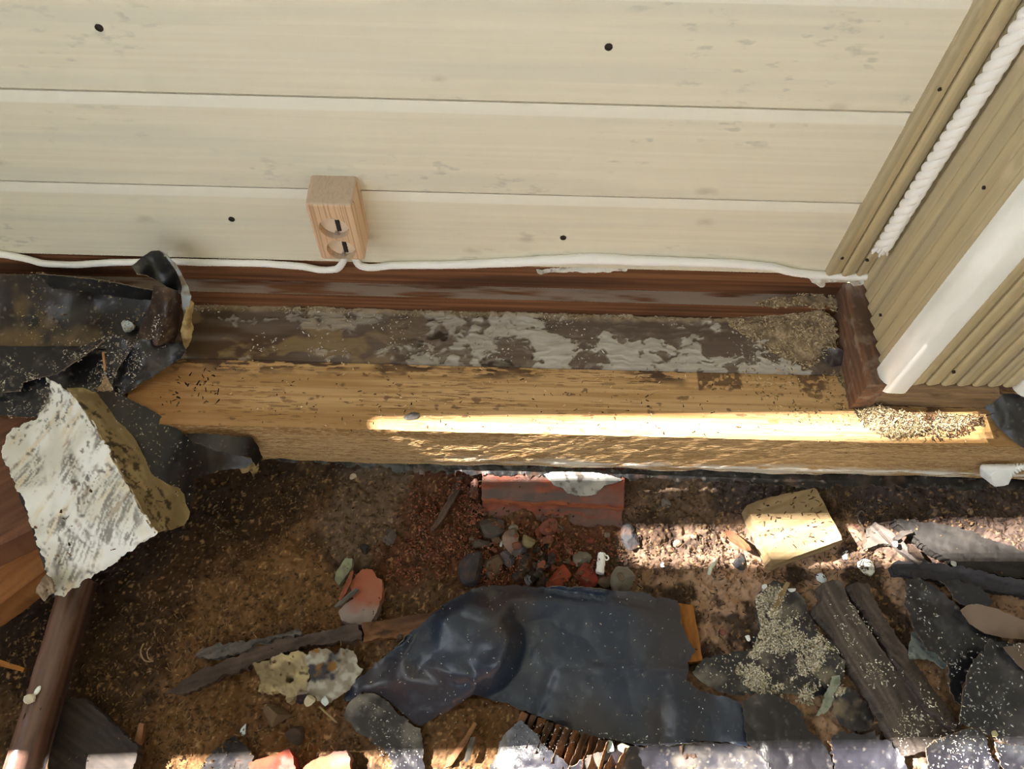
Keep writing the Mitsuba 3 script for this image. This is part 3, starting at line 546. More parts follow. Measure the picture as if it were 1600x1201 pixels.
bit('red_brick_piece', _b, [(*_b[0], .05)], .05, 'm_stone', lambda v: red(v, 2) * .8, 2, 'square-cornered red brick piece at the bottom edge left of the rounded one', 'brick', straight=True, rows=5, wob=.003)
_b = [(474, 1198), (490, 1187), (512, 1180), (520, 1174), (540, 1172), (548, 1184), (548, 1240), (470, 1240)]
_k = bit('red_brick_piece_001', _b, [(*_b[0], .042)], .045, 'm_stone', lambda v: blot(v, [C3('a3523a'), (C3('7d6258'), .5, .62)], (.03,), 3), 3, 'rounded pinkish brick piece at the bottom edge, sunlit below', 'brick', straight=True, rows=5, wob=.004)
_b = [(556, 896), (568, 888), (581, 890), (588, 900), (597, 906), (598, 925), (592, 945), (580, 972), (566, 976), (545, 974), (533, 968), (528, 955), (535, 946), (550, 936), (548, 915)]
def mix_brick(v):
    a = az(570, 945, .04); g = ss(-.012, .012, (v[:, 1] - a[1]) + .03 * (nfbm(v / .015, 3, 3) - .5)); return mixc(C3('837671'), mixc(C3('93482f'), C3('8c6552'), nfbm(v / .02, 3, 1)), g)
bit('mortared_brick_piece', _b, lie(_b, .016, 30), .03, 'm_stone', mix_brick, 4, 'brick piece with a red top half and grey mortar lower half', 'brick', straight=True, rows=4, wob=.004, smoothing=.2)
bit('green_stone', [(523, 903), (530, 884), (540, 872), (551, 872), (550, 886), (542, 900), (530, 912)], [(535, 890, .038)], .02, 'm_stone', lambda v: blot(v, [C3('7c8068'), (C3('6a6a58'), .5, .6)], (.01,), 2), 5, 'flat grey-green stone left of the mortared brick piece', 'stone', straight=True, rows=3, wob=.003, res=2.5)
# planks and splinters
slab('old_lath', [(258, 1082), (275, 1068), (330, 1040), (400, 1010), (440, 997), (520, 982), (560, 974), (566, 985), (567, 999), (520, 1003), (470, 1011), (420, 1027), (350, 1057), (285, 1084)], .014, W_DARK, ((275, 1076), (560, 985)), 12, 'long dark rotten lath tapering to the lower left', 'lath', dark=.6, wob=.003, torn=3, dz=.022)
slab('old_lath_001', [(305, 1026), (318, 1012), (350, 1006), (398, 999), (440, 990), (468, 982), (472, 988), (430, 998), (396, 1006), (380, 1018), (330, 1030)], .012, W_GREY, ((310, 1020), (468, 985)), 13, 'shorter grey splintered lath lying behind the long dark lath', 'lath', dark=.6, wob=.003, torn=3, dz=.012)
slab('old_lath_002', [(566, 974), (600, 969), (640, 962), (720, 942), (700, 985), (640, 992), (600, 997), (568, 1001)], .014, W_BROWN, ((566, 985), (680, 962)), 14, 'brown cracked lath running under the black paper', 'lath', dark=.7, wob=.002, torn=2, dz=.014)
blk = [(1167, 789), (1200, 777), (1272, 762), (1276, 764), (1314, 836), (1316, 843), (1210, 881), (1207, 878)]
slab('wood_block', blk, .034, W_PALE, ((1208, 882), (1316, 842)), 15, 'sawn pale yellow wood block on the sand below the beam', 'block', dark=.25, wob=.0008, torn=.5, ctrl=[(1167, 789, .06), (1272, 762, .064), (1316, 842, .055), (1210, 881, .052)], gs=160.)
slab('orange_offcut', [(1046, 940), (1083, 945), (1090, 985), (1098, 1032), (1070, 1034), (1050, 1030)], .03, W_ORANGE, ((1083, 945), (1098, 1032)), 16, 'orange-brown wood offcut beside the right edge of the black paper', 'offcut', dark=.3, wob=.001, torn=.5, ctrl=[(1046, 940, .034), (1083, 945, .034), (1098, 1032, .03), (1050, 1030, .03)])
slab('dark_board', [(1283, 913), (1300, 904), (1317, 909), (1330, 940), (1352, 975), (1380, 1015), (1405, 1055), (1440, 1100), (1490, 1142), (1496, 1150), (1452, 1170), (1446, 1172), (1415, 1182), (1405, 1165), (1385, 1130), (1365, 1090), (1335, 1050), (1316, 1022), (1306, 1010), (1303, 990), (1290, 975), (1275, 962), (1273, 946), (1284, 940)], .026, W_CHAR, ((1300, 910), (1440, 1160)), 17, 'wide split charcoal-brown board slanting down to the right', 'board', dark=.5, wob=.003, torn=2.0, dz=.026)
slab('dark_board_001', [(1327, 914), (1341, 910), (1355, 911), (1365, 930), (1383, 965), (1410, 1005), (1445, 1058), (1485, 1110), (1504, 1140), (1493, 1142), (1447, 1098), (1412, 1050), (1388, 1010), (1361, 972), (1340, 938)], .022, (C3('5c534e'), C3('423a36'), C3('1f1b1a')), ((1340, 912), (1495, 1140)), 18, 'narrow dark half split off along the right of the wide dark board', 'board', dark=.5, wob=.003, torn=2.0, dz=.022)
slab('weathered_board', [(1393, 813), (1410, 811), (1450, 816), (1490, 821), (1515, 830), (1545, 842), (1600, 862), (1680, 890), (1680, 930), (1600, 903), (1550, 897), (1500, 884), (1462, 862), (1440, 845), (1422, 832)], .018, (C3('2e2b28'), C3('221f1e'), C3('141211')), ((1393, 813), (1600, 885)), 19, 'weathered grey board pointing left at the right edge', 'board', dark=.7, wob=.005, torn=3, dz=.02)
slab('black_board', [(1393, 884), (1402, 875), (1440, 874), (1480, 882), (1530, 890), (1600, 905), (1680, 920), (1680, 950), (1600, 930), (1540, 922), (1480, 910), (1430, 903), (1400, 898)], .014, (C3('45444a'), C3('34333a'), C3('1d1c20')), ((1400, 885), (1600, 915)), 20, 'flat blackened board below the weathered grey one', 'board', dark=.5, wob=.003, torn=3, dz=.012)
for i, (pl, pal, lb) in enumerate((
    ([(1356, 824), (1366, 818), (1380, 826), (1400, 842), (1402, 850), (1372, 850), (1352, 858), (1355, 845)], W_GREY, 'grey split chip under the white shell, right of the wood block'),
    ([(1366, 816), (1376, 819), (1410, 846), (1430, 866), (1442, 876), (1436, 880), (1405, 860), (1385, 840)], W_CHAR, 'dark splinter crossing the grey chip toward the black board'),
    ([(1398, 838), (1408, 830), (1424, 829), (1427, 833), (1412, 838), (1402, 845)], W_CHAR, 'short dark splinter against the tip of the weathered board'),
    ([(1418, 848), (1428, 850), (1446, 872), (1440, 874), (1424, 860)], W_DARK, 'small dark sliver below the weathered board'))):
    slab('splinter' + (f'_{i:03d}' if i else ''), pl, .008, pal, (pl[0], pl[4]), 30 + i, lb, 'splinter', dark=.6, wob=.002, torn=1.5, dz=.010, res=2.2)
slab('tan_stick', [(1228, 908), (1234, 910), (1226, 930), (1214, 955), (1206, 963), (1202, 960), (1210, 940)], .006, W_PALE, ((1231, 909), (1204, 962)), 40, 'short tan stick on the speckled black felt', 'stick', dark=.4, wob=.0015, torn=.6, dz=.016, res=2.2)
slab('brown_wood_chip', [(1134, 828), (1142, 829), (1156, 838), (1170, 850), (1174, 858), (1164, 857), (1150, 848), (1138, 840)], .006, (C3('7a5236'), C3('5e3a24'), C3('38211a')), ((1134, 828), (1172, 857)), 41, 'leaf-shaped brown wood chip in the sunlit sand', 'chip', dark=.5, wob=.001, torn=.5, dz=.008, res=2)
slab('twisted_stick', [(716, 746), (723, 745), (718, 765), (707, 785), (697, 803), (683, 822), (676, 830), (672, 827), (682, 810), (694, 788), (706, 768)], .008, W_DARK, ((720, 747), (675, 829)), 42, 'thin dark stick slanting left of the ribbed brick', 'stick', dark=.5, wob=.003, torn=1, dz=.012, res=2.2)
slab('brown_stick', [(741, 1128), (746, 1131), (735, 1150), (722, 1172), (706, 1196), (695, 1200), (700, 1184), (716, 1163)], .007, W_BROWN, ((743, 1130), (700, 1198)), 43, 'brown stick between the bottom felt sheets', 'stick', dark=.5, wob=.002, torn=1, dz=.008, res=2.2)
slab('grey_stick', [(735, 1151), (742, 1150), (742, 1162), (736, 1176), (730, 1190), (724, 1188), (730, 1168)], .008, W_GREY, ((739, 1151), (727, 1190)), 44, 'short grey stick right of the brown stick', 'stick', dark=.5, wob=.002, torn=1, dz=.010, res=2.2)
slab('upright_stick', [(218, 1128), (225, 1130), (222, 1150), (216, 1170), (214, 1240), (204, 1240), (206, 1170), (211, 1152)], .01, W_BROWN, ((222, 1130), (208, 1200)), 45, 'round brown stick rising from the bottom edge near the left', 'stick', dark=.4, wob=.002, torn=.6, dz=.014, res=2.5)
slab('red_splinter', [(547, 893), (552, 890), (548, 908), (540, 928), (532, 938), (528, 936), (538, 915)], .005, (C3('8c5036'), C3('6e3a28'), C3('3c2018')), ((550, 891), (530, 937)), 46, 'thin red-brown splinter between green stone and mortared brick piece', 'splinter', dark=.4, wob=.001, torn=.6, dz=.007, res=2.2)
slab('grey_splinter', [(556, 918), (560, 921), (548, 932), (534, 944), (524, 950), (522, 946), (538, 932)], .005, W_GREY, ((558, 919), (523, 948)), 47, 'grey splinter against the left flank of the mortared brick piece', 'splinter', dark=.4, wob=.001, torn=.8, dz=.009, res=2.2)
slab('dark_plank', [(95, 1092), (130, 1090), (205, 1155), (215, 1168), (200, 1240), (70, 1240), (80, 1140)], .02, (C3('38302b'), C3('2a2320'), C3('161210')), ((110, 1095), (205, 1160)), 48, 'dark flat board beside the lower end of the moulding', 'board', dark=.4, wob=.002, torn=2, dz=.02)
# rotten fibrous board under the big black paper: each strip of it can be picked apart
t = fresh('rotten_board'); tag(t, 'rotten brown fibrous board sticking out under the big black paper', 'board')
_r = np.random.default_rng(11)
for i in range(13):
    x = 815 + i * 13.5; y = 1112 + i * 4.6; dx = -16 - 6 * _r.random(); L = 34 + 26 * math.sin(i / 12 * math.pi) + 6 * _r.random(); w = 9 + 4 * _r.random()
    slab(t + '__strip' + (f'_{i:03d}' if i else ''), [(x, y), (x + w, y + 3), (x + w + dx, y + L), (x + dx, y + L - 3)], .012, [W_BROWN, (C3('7c6450'), C3('5c4636'), C3('2c2018'))][i % 2], ((x, y), (x + dx, y + L)), 60 + i, dark=.6, wob=.002, torn=1.6, dz=.012 + .004 * _r.random(), res=2.2, rows=3)
# ================================================================== tar paper and felt
def felt(base='292a2f', dust=.5, dcol='6d655c', ds=.05, brown=0.0, raw=False):
    def f(v, s=int(RNG.integers(1000))):
        c = np.tile(C3(base) * (np.array([.74, .66, .70]) if not raw else 1), (len(v), 1)) * (.8 + .4 * nfbm(v / .05, 3, s))[:, None]
        c = mixc(c, C3('3a2e27'), brown * ss(.42, .6, nfbm(v / .12, 3, s + 2)))
        c = mixc(c, C3(dcol), dust * ss(.5, .78, nfbm(v / ds, 4, s + 5)))
        return mixc(c, C3('a59c90'), dust * .35 * ss(.70, .78, nfbm(v / .004, 2, s + 9)))
    return f
def paper(key, poly, label, cat='tar paper', group=None, dz=.003, lifts=(), col=None, mat='m_felt', seed=1, ctrl=None, zg=.03, kernel='thin_plate_spline', torn=3.0, thick=.0016, crumple=.005, cs=.03, res=3.0, sm=.6, part=False, rad=.012, step=40, rim=0, zadd=None, csm=0.0, soft=7.0):
    if rim == 0: rim = '75685a' if mat == 'm_felt' else None
    return bit(key, poly, ctrl or lie(poly, dz, step, zg, lifts, rad), thick, mat, col or felt(), seed, label, cat, group, part, res=res, torn=torn, crumple=crumple, cs=cs, smoothing=csm if ctrl else sm, kernel=kernel, rim=rim, zadd=zadd, soft=soft)
# felt lying on the ground, lowest first
paper('black_felt', [(560, 1086), (586, 1083), (600, 1092), (620, 1112), (655, 1140), (662, 1170), (666, 1240), (618, 1240), (612, 1190), (600, 1170), (570, 1150), (553, 1138), (535, 1116), (545, 1098)], 'rounded grey-black felt piece at the bottom left of the big black paper', 'felt', seed=3, dz=.012, lifts=((560, 1090, .02, 40),), col=felt('292b31', .9, '77726c', .03))
paper('black_felt', [(318, 1188), (345, 1165), (366, 1148), (386, 1168), (398, 1180), (380, 1240), (305, 1240)], 'dark felt piece at the bottom edge left of the square-cornered brick', 'felt', seed=4, col=felt('1c1d21', .4, '5b5048'))
paper('black_felt', [(770, 1185), (786, 1150), (800, 1135), (814, 1125), (830, 1142), (858, 1170), (890, 1198), (900, 1240), (740, 1240)], 'grey felt piece at the bottom centre below the rotten fibrous board', 'felt', seed=5, dz=.006, col=felt('2c2e35', .7, '6d6862', .03))
paper('black_felt', [(890, 1198), (930, 1178), (985, 1166), (1040, 1163), (1100, 1158), (1150, 1162), (1200, 1172), (1260, 1185), (1300, 1200), (1320, 1240), (880, 1240)], 'long sunlit felt sheet along the bottom edge under the big black paper', 'felt', seed=6, dz=.002, col=felt('33363d', .7, '7d766c', .03))
paper('black_felt', [(1182, 930), (1195, 918), (1213, 905), (1236, 918), (1252, 930), (1262, 948), (1270, 970), (1280, 990), (1305, 1004), (1320, 1035), (1318, 1060), (1300, 1085), (1270, 1090), (1230, 1082), (1190, 1080), (1160, 1088), (1120, 1078), (1088, 1058), (1084, 1046), (1100, 1030), (1140, 1020), (1175, 1014), (1192, 1005), (1186, 980), (1180, 955)], 'felt sheet thickly strewn with sawdust left of the split dark board', 'felt', seed=7, dz=.005, lifts=((1120, 1040, .012, 60), (1260, 1020, .012, 40)), col=felt('23252a', .8, '6f6a60', .025))
paper('black_felt', [(1256, 1020), (1290, 1012), (1312, 1030), (1318, 1052), (1312, 1080), (1290, 1074), (1270, 1052)], 'small felt flap overlapping the sawdust-strewn sheet', 'felt', seed=8, dz=.006, col=felt('26282e', .8, '77705f', .02))
paper('green_paper_scrap', [(1300, 1056), (1312, 1054), (1313, 1075), (1305, 1098), (1292, 1112), (1276, 1118), (1284, 1100), (1294, 1080)], 'pale grey-green paper scrap between sawdust felt and split dark board', 'paper', seed=9, dz=.008, mat='m_paper', col=lambda v: blot(v, [C3('8e9484'), (C3('747a6a'), .5, .65)], (.01,), 3), res=2)
paper('black_felt', [(1158, 1094), (1190, 1083), (1204, 1082), (1232, 1092), (1250, 1112), (1268, 1142), (1290, 1168), (1300, 1190), (1302, 1240), (1220, 1240), (1200, 1190), (1180, 1172), (1168, 1158)], 'black felt flap between the big black paper and the split dark board at the bottom', 'felt', seed=10, dz=.012, lifts=((1220, 1100, .015, 60),), col=felt('1f2025', .35, '66605a'))
paper('black_felt', [(1305, 1082), (1330, 1072), (1352, 1098), (1372, 1128), (1360, 1142), (1330, 1140), (1312, 1130), (1302, 1110)], 'crumpled dark felt with sawdust tucked under the left edge of the split dark board', 'felt', seed=11, dz=.004, col=felt('23252a', .8, '7a6a54', .02), crumple=.006)
paper('black_felt', [(1300, 1150), (1322, 1140), (1345, 1150), (1372, 1146), (1395, 1162), (1415, 1178), (1420, 1240), (1300, 1240)], 'torn sunlit felt at the bottom edge below the split dark board', 'felt', seed=12, dz=.006, col=felt('33363e', .7, '7d7872'), torn=5, crumple=.006)
paper('torn_edge_felt', [(1425, 993), (1432, 988), (1440, 1003), (1448, 1012), (1463, 1018), (1478, 1036), (1476, 1046), (1450, 1032), (1422, 1026)], 'pale blue-grey torn scrap under the dark felt right of the split dark board', 'felt', seed=13, dz=.004, mat='m_paper', col=lambda v: blot(v, [C3('8f9a9c'), (C3('656c70'), .5, .65)], (.008,), 2), res=2)
paper('black_felt', [(1416, 908), (1436, 902), (1450, 908), (1470, 922), (1488, 938), (1500, 952), (1512, 970), (1530, 982), (1560, 1000), (1600, 1012), (1690, 1040), (1690, 1090), (1600, 1075), (1570, 1050), (1540, 1030), (1520, 1040), (1505, 1070), (1500, 1100), (1486, 1080), (1480, 1045), (1465, 1020), (1448, 1014), (1436, 998), (1428, 980), (1420, 960), (1414, 935)], 'blue-black felt sheet flecked with white right of the split dark board', 'felt', seed=14, dz=.022, lifts=((1500, 960, .012, 50),), col=felt('212328', .7, '5e6068', .04))
paper('black_felt', [(1545, 1000), (1600, 1010), (1690, 1030), (1690, 1180), (1600, 1166), (1570, 1160), (1530, 1138), (1500, 1130), (1503, 1095), (1512, 1050), (1525, 1030)], 'large dark felt sheet at the right edge below the flecked one', 'felt', seed=15, dz=.014, lifts=((1570, 1060, .015, 80),), col=felt('212327', .5, '5c5a60', .05))
paper('black_felt', [(1448, 1168), (1462, 1156), (1490, 1146), (1528, 1136), (1538, 1156), (1545, 1175), (1560, 1195), (1580, 1240), (1450, 1240)], 'blue-black felt corner at the bottom edge right of the split dark board', 'felt', seed=16, dz=.012, lifts=((1500, 1165, .012, 50),), col=felt('2b2d34', .5, '62666c'))
paper('black_felt', [(1552, 1160), (1600, 1164), (1690, 1170), (1690, 1240), (1590, 1240), (1570, 1205)], 'dark felt sheet in the bottom right corner', 'felt', seed=17, dz=.012, col=felt('282a30', .5, '62666c'))
paper('black_felt', [(1470, 905), (1500, 906), (1520, 912), (1535, 920), (1552, 940), (1540, 952), (1505, 948), (1490, 938), (1485, 925)], 'curled dark felt scrap below the flat black board', 'felt', seed=18, dz=.012, lifts=((1510, 925, .012, 30),), col=felt('272a30', .5))
paper('brown_card', [(1500, 953), (1512, 944), (1528, 943), (1560, 952), (1600, 968), (1690, 1000), (1690, 1020), (1600, 998), (1570, 996), (1540, 990), (1516, 975)], 'smooth taupe card tongue at the right edge over the flecked felt', 'card', seed=19, mat='m_paper', torn=1, crumple=.001, ctrl=[(1500, 955, .062), (1528, 943, .07), (1600, 968, .068), (1600, 998, .06), (1690, 1010, .07), (1540, 990, .056)], col=lambda v: blot(v, [C3('7d6c5e'), (C3('6b5b4e'), .4, .7)], (.04,), 3))
paper('brown_card', [(1568, 1010), (1600, 1004), (1690, 1010), (1690, 1060), (1600, 1046), (1588, 1035)], 'second taupe card scrap below the larger tongue at the right edge', 'card', seed=20, mat='m_paper', torn=1, crumple=.001, dz=.008, col=lambda v: blot(v, [C3('7a6c62'), (C3('685a50'), .4, .7)], (.04,), 3))
paper('black_felt', [(1533, 628), (1560, 612), (1610, 618), (1690, 610), (1690, 720), (1602, 702), (1585, 690), (1560, 668), (1545, 645)], 'dark felt sheet beside the pier foot on the beam end', 'felt', seed=21, torn=1.5, ctrl=[(1533, 632, .212), (1560, 612, .235), (1690, 612, .24), (1602, 700, .204), (1690, 715, .21), (1560, 665, .207)], col=felt('22242a', .5, '5e564c'))
# dark strip added for the shade in the gap under the beam
paper('gap_shade_strip', [(395, 716), (520, 724), (640, 735), (760, 742), (880, 745), (1000, 748), (1120, 752), (1180, 757), (1250, 762), (1400, 760), (1560, 766), (1690, 770), (1690, 745), (1500, 742), (1300, 738), (1100, 735), (900, 730), (700, 722), (520, 712), (395, 708)], 'narrow black strip added as shade in the gap under the sill beam', 'felt', seed=22, torn=5, ctrl=[(395, 712, .075), (800, 738, .068), (1200, 758, .062), (1690, 768, .06), (1690, 748, .064), (1100, 735, .07), (600, 716, .073), (600, 730, .066)], col=felt('131518', .6, '5a4438', .02), crumple=.006, cs=.03)
# the big black paper with its raised and folded left end
dark_c = felt('25272d', .18, '4c5058', .07)
def folds(x, y):
    r = .006 * np.sin((x - 1040) / 15.0) * ss(1020, 1050, x) * ss(1050, 1090, y) + .0035 * np.exp(-((y - 1043 - .03 * (x - 950)) / 7.0) ** 2) * ss(890, 930, x)
    return r + .003 * np.sin((y + .15 * x) / 26.0) * ss(820, 900, x) - .004 * np.exp(-((x - 855 + .35 * (y - 1070)) / 9.0) ** 2) * ss(1030, 1060, y)
bk = dict(seed=30, kernel='facet', soft=9.0, torn=2.0, crumple=.007, cs=.05, zadd=folds, res=2.5, rim='5e544a')
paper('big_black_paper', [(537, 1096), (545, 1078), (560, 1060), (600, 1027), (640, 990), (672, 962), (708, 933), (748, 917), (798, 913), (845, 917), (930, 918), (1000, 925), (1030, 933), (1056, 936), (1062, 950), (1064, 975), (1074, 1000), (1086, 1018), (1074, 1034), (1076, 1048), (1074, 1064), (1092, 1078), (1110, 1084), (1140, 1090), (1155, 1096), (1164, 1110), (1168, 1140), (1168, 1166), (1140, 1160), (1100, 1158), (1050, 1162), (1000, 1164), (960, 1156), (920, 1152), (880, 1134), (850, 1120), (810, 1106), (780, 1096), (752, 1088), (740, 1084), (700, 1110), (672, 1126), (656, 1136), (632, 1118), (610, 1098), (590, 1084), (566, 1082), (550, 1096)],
      'big black tar paper with a folded end in the middle of the pit', col=felt('202b3d', .12, '3e4656', .07, .45, True), ctrl=[  # blue base colour stands in for the sky reflected in the paper
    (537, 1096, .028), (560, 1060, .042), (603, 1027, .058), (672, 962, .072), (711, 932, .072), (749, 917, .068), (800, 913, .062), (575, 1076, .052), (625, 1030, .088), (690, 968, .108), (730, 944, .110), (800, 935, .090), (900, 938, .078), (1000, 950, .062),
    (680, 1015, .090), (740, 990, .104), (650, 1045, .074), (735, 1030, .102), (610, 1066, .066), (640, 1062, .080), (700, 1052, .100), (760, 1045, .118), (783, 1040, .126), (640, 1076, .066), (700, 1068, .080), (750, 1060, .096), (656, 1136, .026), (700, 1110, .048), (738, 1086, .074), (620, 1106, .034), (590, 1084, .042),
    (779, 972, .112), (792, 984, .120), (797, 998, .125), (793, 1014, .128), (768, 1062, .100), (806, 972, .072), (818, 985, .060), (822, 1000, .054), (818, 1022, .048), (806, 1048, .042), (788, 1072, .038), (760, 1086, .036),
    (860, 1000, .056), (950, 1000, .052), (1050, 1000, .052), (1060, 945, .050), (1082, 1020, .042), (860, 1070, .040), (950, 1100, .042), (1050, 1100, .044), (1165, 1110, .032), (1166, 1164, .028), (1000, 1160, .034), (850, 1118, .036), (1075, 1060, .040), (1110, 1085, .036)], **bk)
# left pile on the plank and beam
dusty = felt('1b1c20', .9, '6f5a3c', .05, .4)
t = 'tar_paper_pile'; tag(t, 'dusty pile of black tar paper on the plank at the left', 'tar paper')
paper(t + '__dusty_sheet', [(-60, 438), (0, 432), (70, 428), (130, 437), (200, 447), (246, 456), (262, 475), (252, 515), (222, 540), (190, 547), (150, 542), (60, 543), (-60, 545)], None, seed=40, ctrl=[(-60, 438, 'y', -.028), (70, 430, 'y', -.028), (130, 438, 'y', -.03), (246, 458, 'y', -.036), (150, 478, .222), (0, 486, .222), (252, 515, .216), (150, 540, .218), (-60, 545, .22)], col=dusty, crumple=.005, cs=.06, torn=1.5)
paper(t + '__rolled_rim', [(60, 428), (110, 432), (170, 440), (246, 455), (248, 470), (200, 466), (140, 456), (80, 450)], None, seed=41, ctrl=[(60, 428, 'y', -.034), (246, 455, 'y', -.045), (150, 446, 'y', -.044), (80, 450, 'y', -.040), (248, 470, 'y', -.044), (140, 456, 'y', -.047), (110, 432, 'y', -.035)], col=felt('1a1c20', .3), crumple=.002, torn=1)
paper(t + '__front_sheet', [(-60, 540), (60, 541), (128, 540), (168, 527), (150, 541), (120, 562), (88, 583), (60, 590), (36, 597), (31, 610), (0, 614), (-60, 616)], None, seed=42, ctrl=[(-60, 542, .222), (128, 541, .226), (168, 527, .246), (120, 562, .240), (88, 583, .234), (31, 605, .222), (-60, 614, .216), (60, 565, .226)], col=felt('1f2126', .6, '57504c', .03), crumple=.003, torn=.6)
paper(t + '__lower_sheet', [(-60, 606), (30, 598), (90, 572), (150, 538), (172, 530), (180, 560), (182, 600), (186, 616), (150, 614), (110, 605), (90, 615), (70, 632), (60, 652), (0, 648), (-60, 646)], None, seed=43, ctrl=[(-60, 610, .205), (90, 578, .212), (170, 532, .216), (180, 605, .208), (60, 650, .198), (-60, 646, .196), (130, 590, .205)], col=felt('1e2025', .6, '5a5656', .03), crumple=.004, torn=.8)
paper(t + '__crease', [(164, 527), (190, 527), (206, 545), (192, 562), (180, 580), (172, 600), (166, 585), (168, 555)], None, seed=44, ctrl=[(164, 527, .25), (190, 527, .258), (206, 545, .250), (180, 580, .236), (172, 600, .222), (166, 560, .236)], col=felt('1d1f24', .4, '57504c', .03), crumple=.002, torn=.8)
paper(t + '__crinkled_sheet', [(192, 560), (206, 540), (216, 530), (240, 531), (264, 538), (284, 534), (291, 546), (282, 560), (256, 576), (232, 592), (214, 602), (200, 612), (188, 618), (178, 604), (172, 586), (180, 572)], None, seed=45, ctrl=[(192, 560, .236), (216, 531, .262), (264, 540, .240), (290, 545, .238), (256, 576, .224), (214, 602, .216), (188, 616, .206), (176, 592, .214), (200, 585, .222), (225, 560, .252)], kernel='facet', col=felt('22242a', .4, '5a5656', .03), crumple=.003, torn=.8, res=2.5)
k = paper(t + '__upright_roll', [(240, 446), (260, 448), (281, 455), (282, 490), (278, 520), (268, 545), (240, 545), (218, 532), (216, 522), (226, 496), (236, 470)], None, seed=46, ctrl=[(240, 446, 'y', -.072), (262, 450, 'y', -.092), (281, 456, 'y', -.070), (216, 524, 'y', -.104), (244, 538, 'y', -.128), (270, 543, 'y', -.104), (236, 492, 'y', -.090), (258, 495, 'y', -.112), (282, 492, 'y', -.084)], col=felt('3b2e29', .7, '6e5a48', .03, .4), crumple=.002, torn=.8, res=2.5); labels[k] = {'label': 'brownish roll standing up'}
k = paper(t + '__curled_flap', [(206, 415), (220, 403), (236, 392), (250, 391), (262, 400), (272, 416), (280, 434), (284, 448), (283, 460), (264, 450), (244, 437), (228, 429), (214, 427)], None, seed=47, ctrl=[(206, 415, 'y', -.055), (236, 392, 'y', -.035), (252, 391, 'y', -.04), (214, 427, 'y', -.080), (244, 437, 'y', -.070), (283, 459, 'y', -.074), (272, 416, 'y', -.062), (240, 412, 'y', -.048)], col=felt('131518', .15), crumple=.001, torn=.6, res=2.5); labels[k] = {'label': 'black flap curled over at the top'}
edge = lambda a, b: (lambda v: blot(v, [C3(a), (C3(b), .45, .6)], (.012,), 4))
k = paper(t + '__torn_edge', [(250, 391), (258, 396), (272, 410), (284, 428), (294, 448), (299, 464), (296, 480), (288, 497), (284, 482), (283, 460), (284, 447), (279, 433), (270, 415), (260, 402)], None, seed=48, mat='m_paper', ctrl=[(250, 391, 'y', -.04), (272, 412, 'y', -.062), (299, 464, 'y', -.078), (288, 497, 'y', -.088), (283, 460, 'y', -.075), (294, 448, 'y', -.066)], col=edge('9aa0a2', '7d7260'), crumple=.001, torn=1, res=2.5); labels[k] = {'label': 'pale torn edge'}
k = paper(t + '__torn_edge', [(298, 470), (304, 474), (302, 484), (299, 498), (302, 512), (298, 534), (290, 546), (286, 534), (281, 517), (284, 503), (292, 490)], None, seed=49, mat='m_paper', ctrl=[(298, 470, 'y', -.08), (302, 500, 'y', -.088), (298, 534, 'y', -.103), (290, 545, 'y', -.108), (281, 515, 'y', -.1), (290, 510, 'y', -.108)], col=edge('b09a6c', '927c52'), crumple=.002, torn=1.5, res=2.2, thick=.003); labels[k] = {'label': 'tan torn edge'}
paper('white_fluff', [(187, 503), (196, 498), (206, 500), (212, 506), (206, 512), (196, 514), (189, 510)], 'white fluffy scrap on the dusty tar paper at the left', 'scrap', seed=50, ctrl=[(187, 503, .226), (206, 500, .23), (200, 513, .226)], mat='m_paper', col=edge('c3ccce', 'a8b0b0'), thick=.004, res=2, crumple=.003, cs=.01)
paper('orange_wood_shred', [(127, 470), (136, 461), (133, 470), (125, 476)], 'thin orange shaving on the dusty tar paper at the left', 'shaving', seed=51, ctrl=[(127, 470, .226), (136, 461, .228), (125, 476, .224)], mat='m_paper', col=edge('a8783e', '8a5c2c'), thick=.001, res=1.5, crumple=0, torn=.4)
paper('tan_scrap', [(150, 608), (158, 600), (163, 584), (170, 590), (175, 604), (172, 612), (160, 613)], 'triangular tan torn scrap between the crease and the white sheet', 'scrap', seed=52, ctrl=[(150, 608, .215), (163, 584, .226), (175, 604, .218)], mat='m_paper', col=edge('b09678', '8f7658'), res=1.6, torn=1)
paper('orange_sliver', [(159, 551), (163, 550), (165, 578), (162, 579)], 'thin upright orange wood sliver in the fold of the pile', 'splinter', seed=53, ctrl=[(159, 551, .240), (163, 578, .226), (165, 560, .236)], mat='m_paper', col=edge('b98a62', 'a07048'), res=1.5, torn=.2, thick=.003, crumple=0)
# black sheets under the painted one
paper('black_paper_fold', [(150, 612), (176, 610), (205, 625), (240, 642), (270, 664), (300, 688), (340, 702), (398, 718), (385, 730), (340, 736), (304, 748), (300, 775), (296, 802), (280, 800), (262, 770), (226, 740), (200, 690), (168, 640)], 'black tar paper spreading out behind the white-painted sheet', 'tar paper', seed=54, ctrl=[(150, 612, .232), (176, 610, .214), (240, 642, .205), (300, 688, .165), (398, 718, .105), (340, 736, .10), (304, 748, .12), (296, 802, .10), (262, 770, .15), (200, 690, .20), (255, 700, .185)], col=felt('1e2024', .25, '5a5048', .05, .4), crumple=.003, cs=.06, torn=1.2)
paper('black_paper_scrap', [(290, 676), (330, 678), (392, 683), (404, 698), (410, 715), (400, 728), (392, 716), (340, 704), (300, 690)], 'dark curl of tar paper against the beam front', 'tar paper', seed=55, ctrl=[(290, 676, 'y', -.234), (392, 683, 'y', -.234), (410, 715, 'y', -.245), (392, 718, 'y', -.26), (300, 690, 'y', -.25)], col=felt('121316', .3, '4a4038'), crumple=.002, torn=1.2, res=2.5)
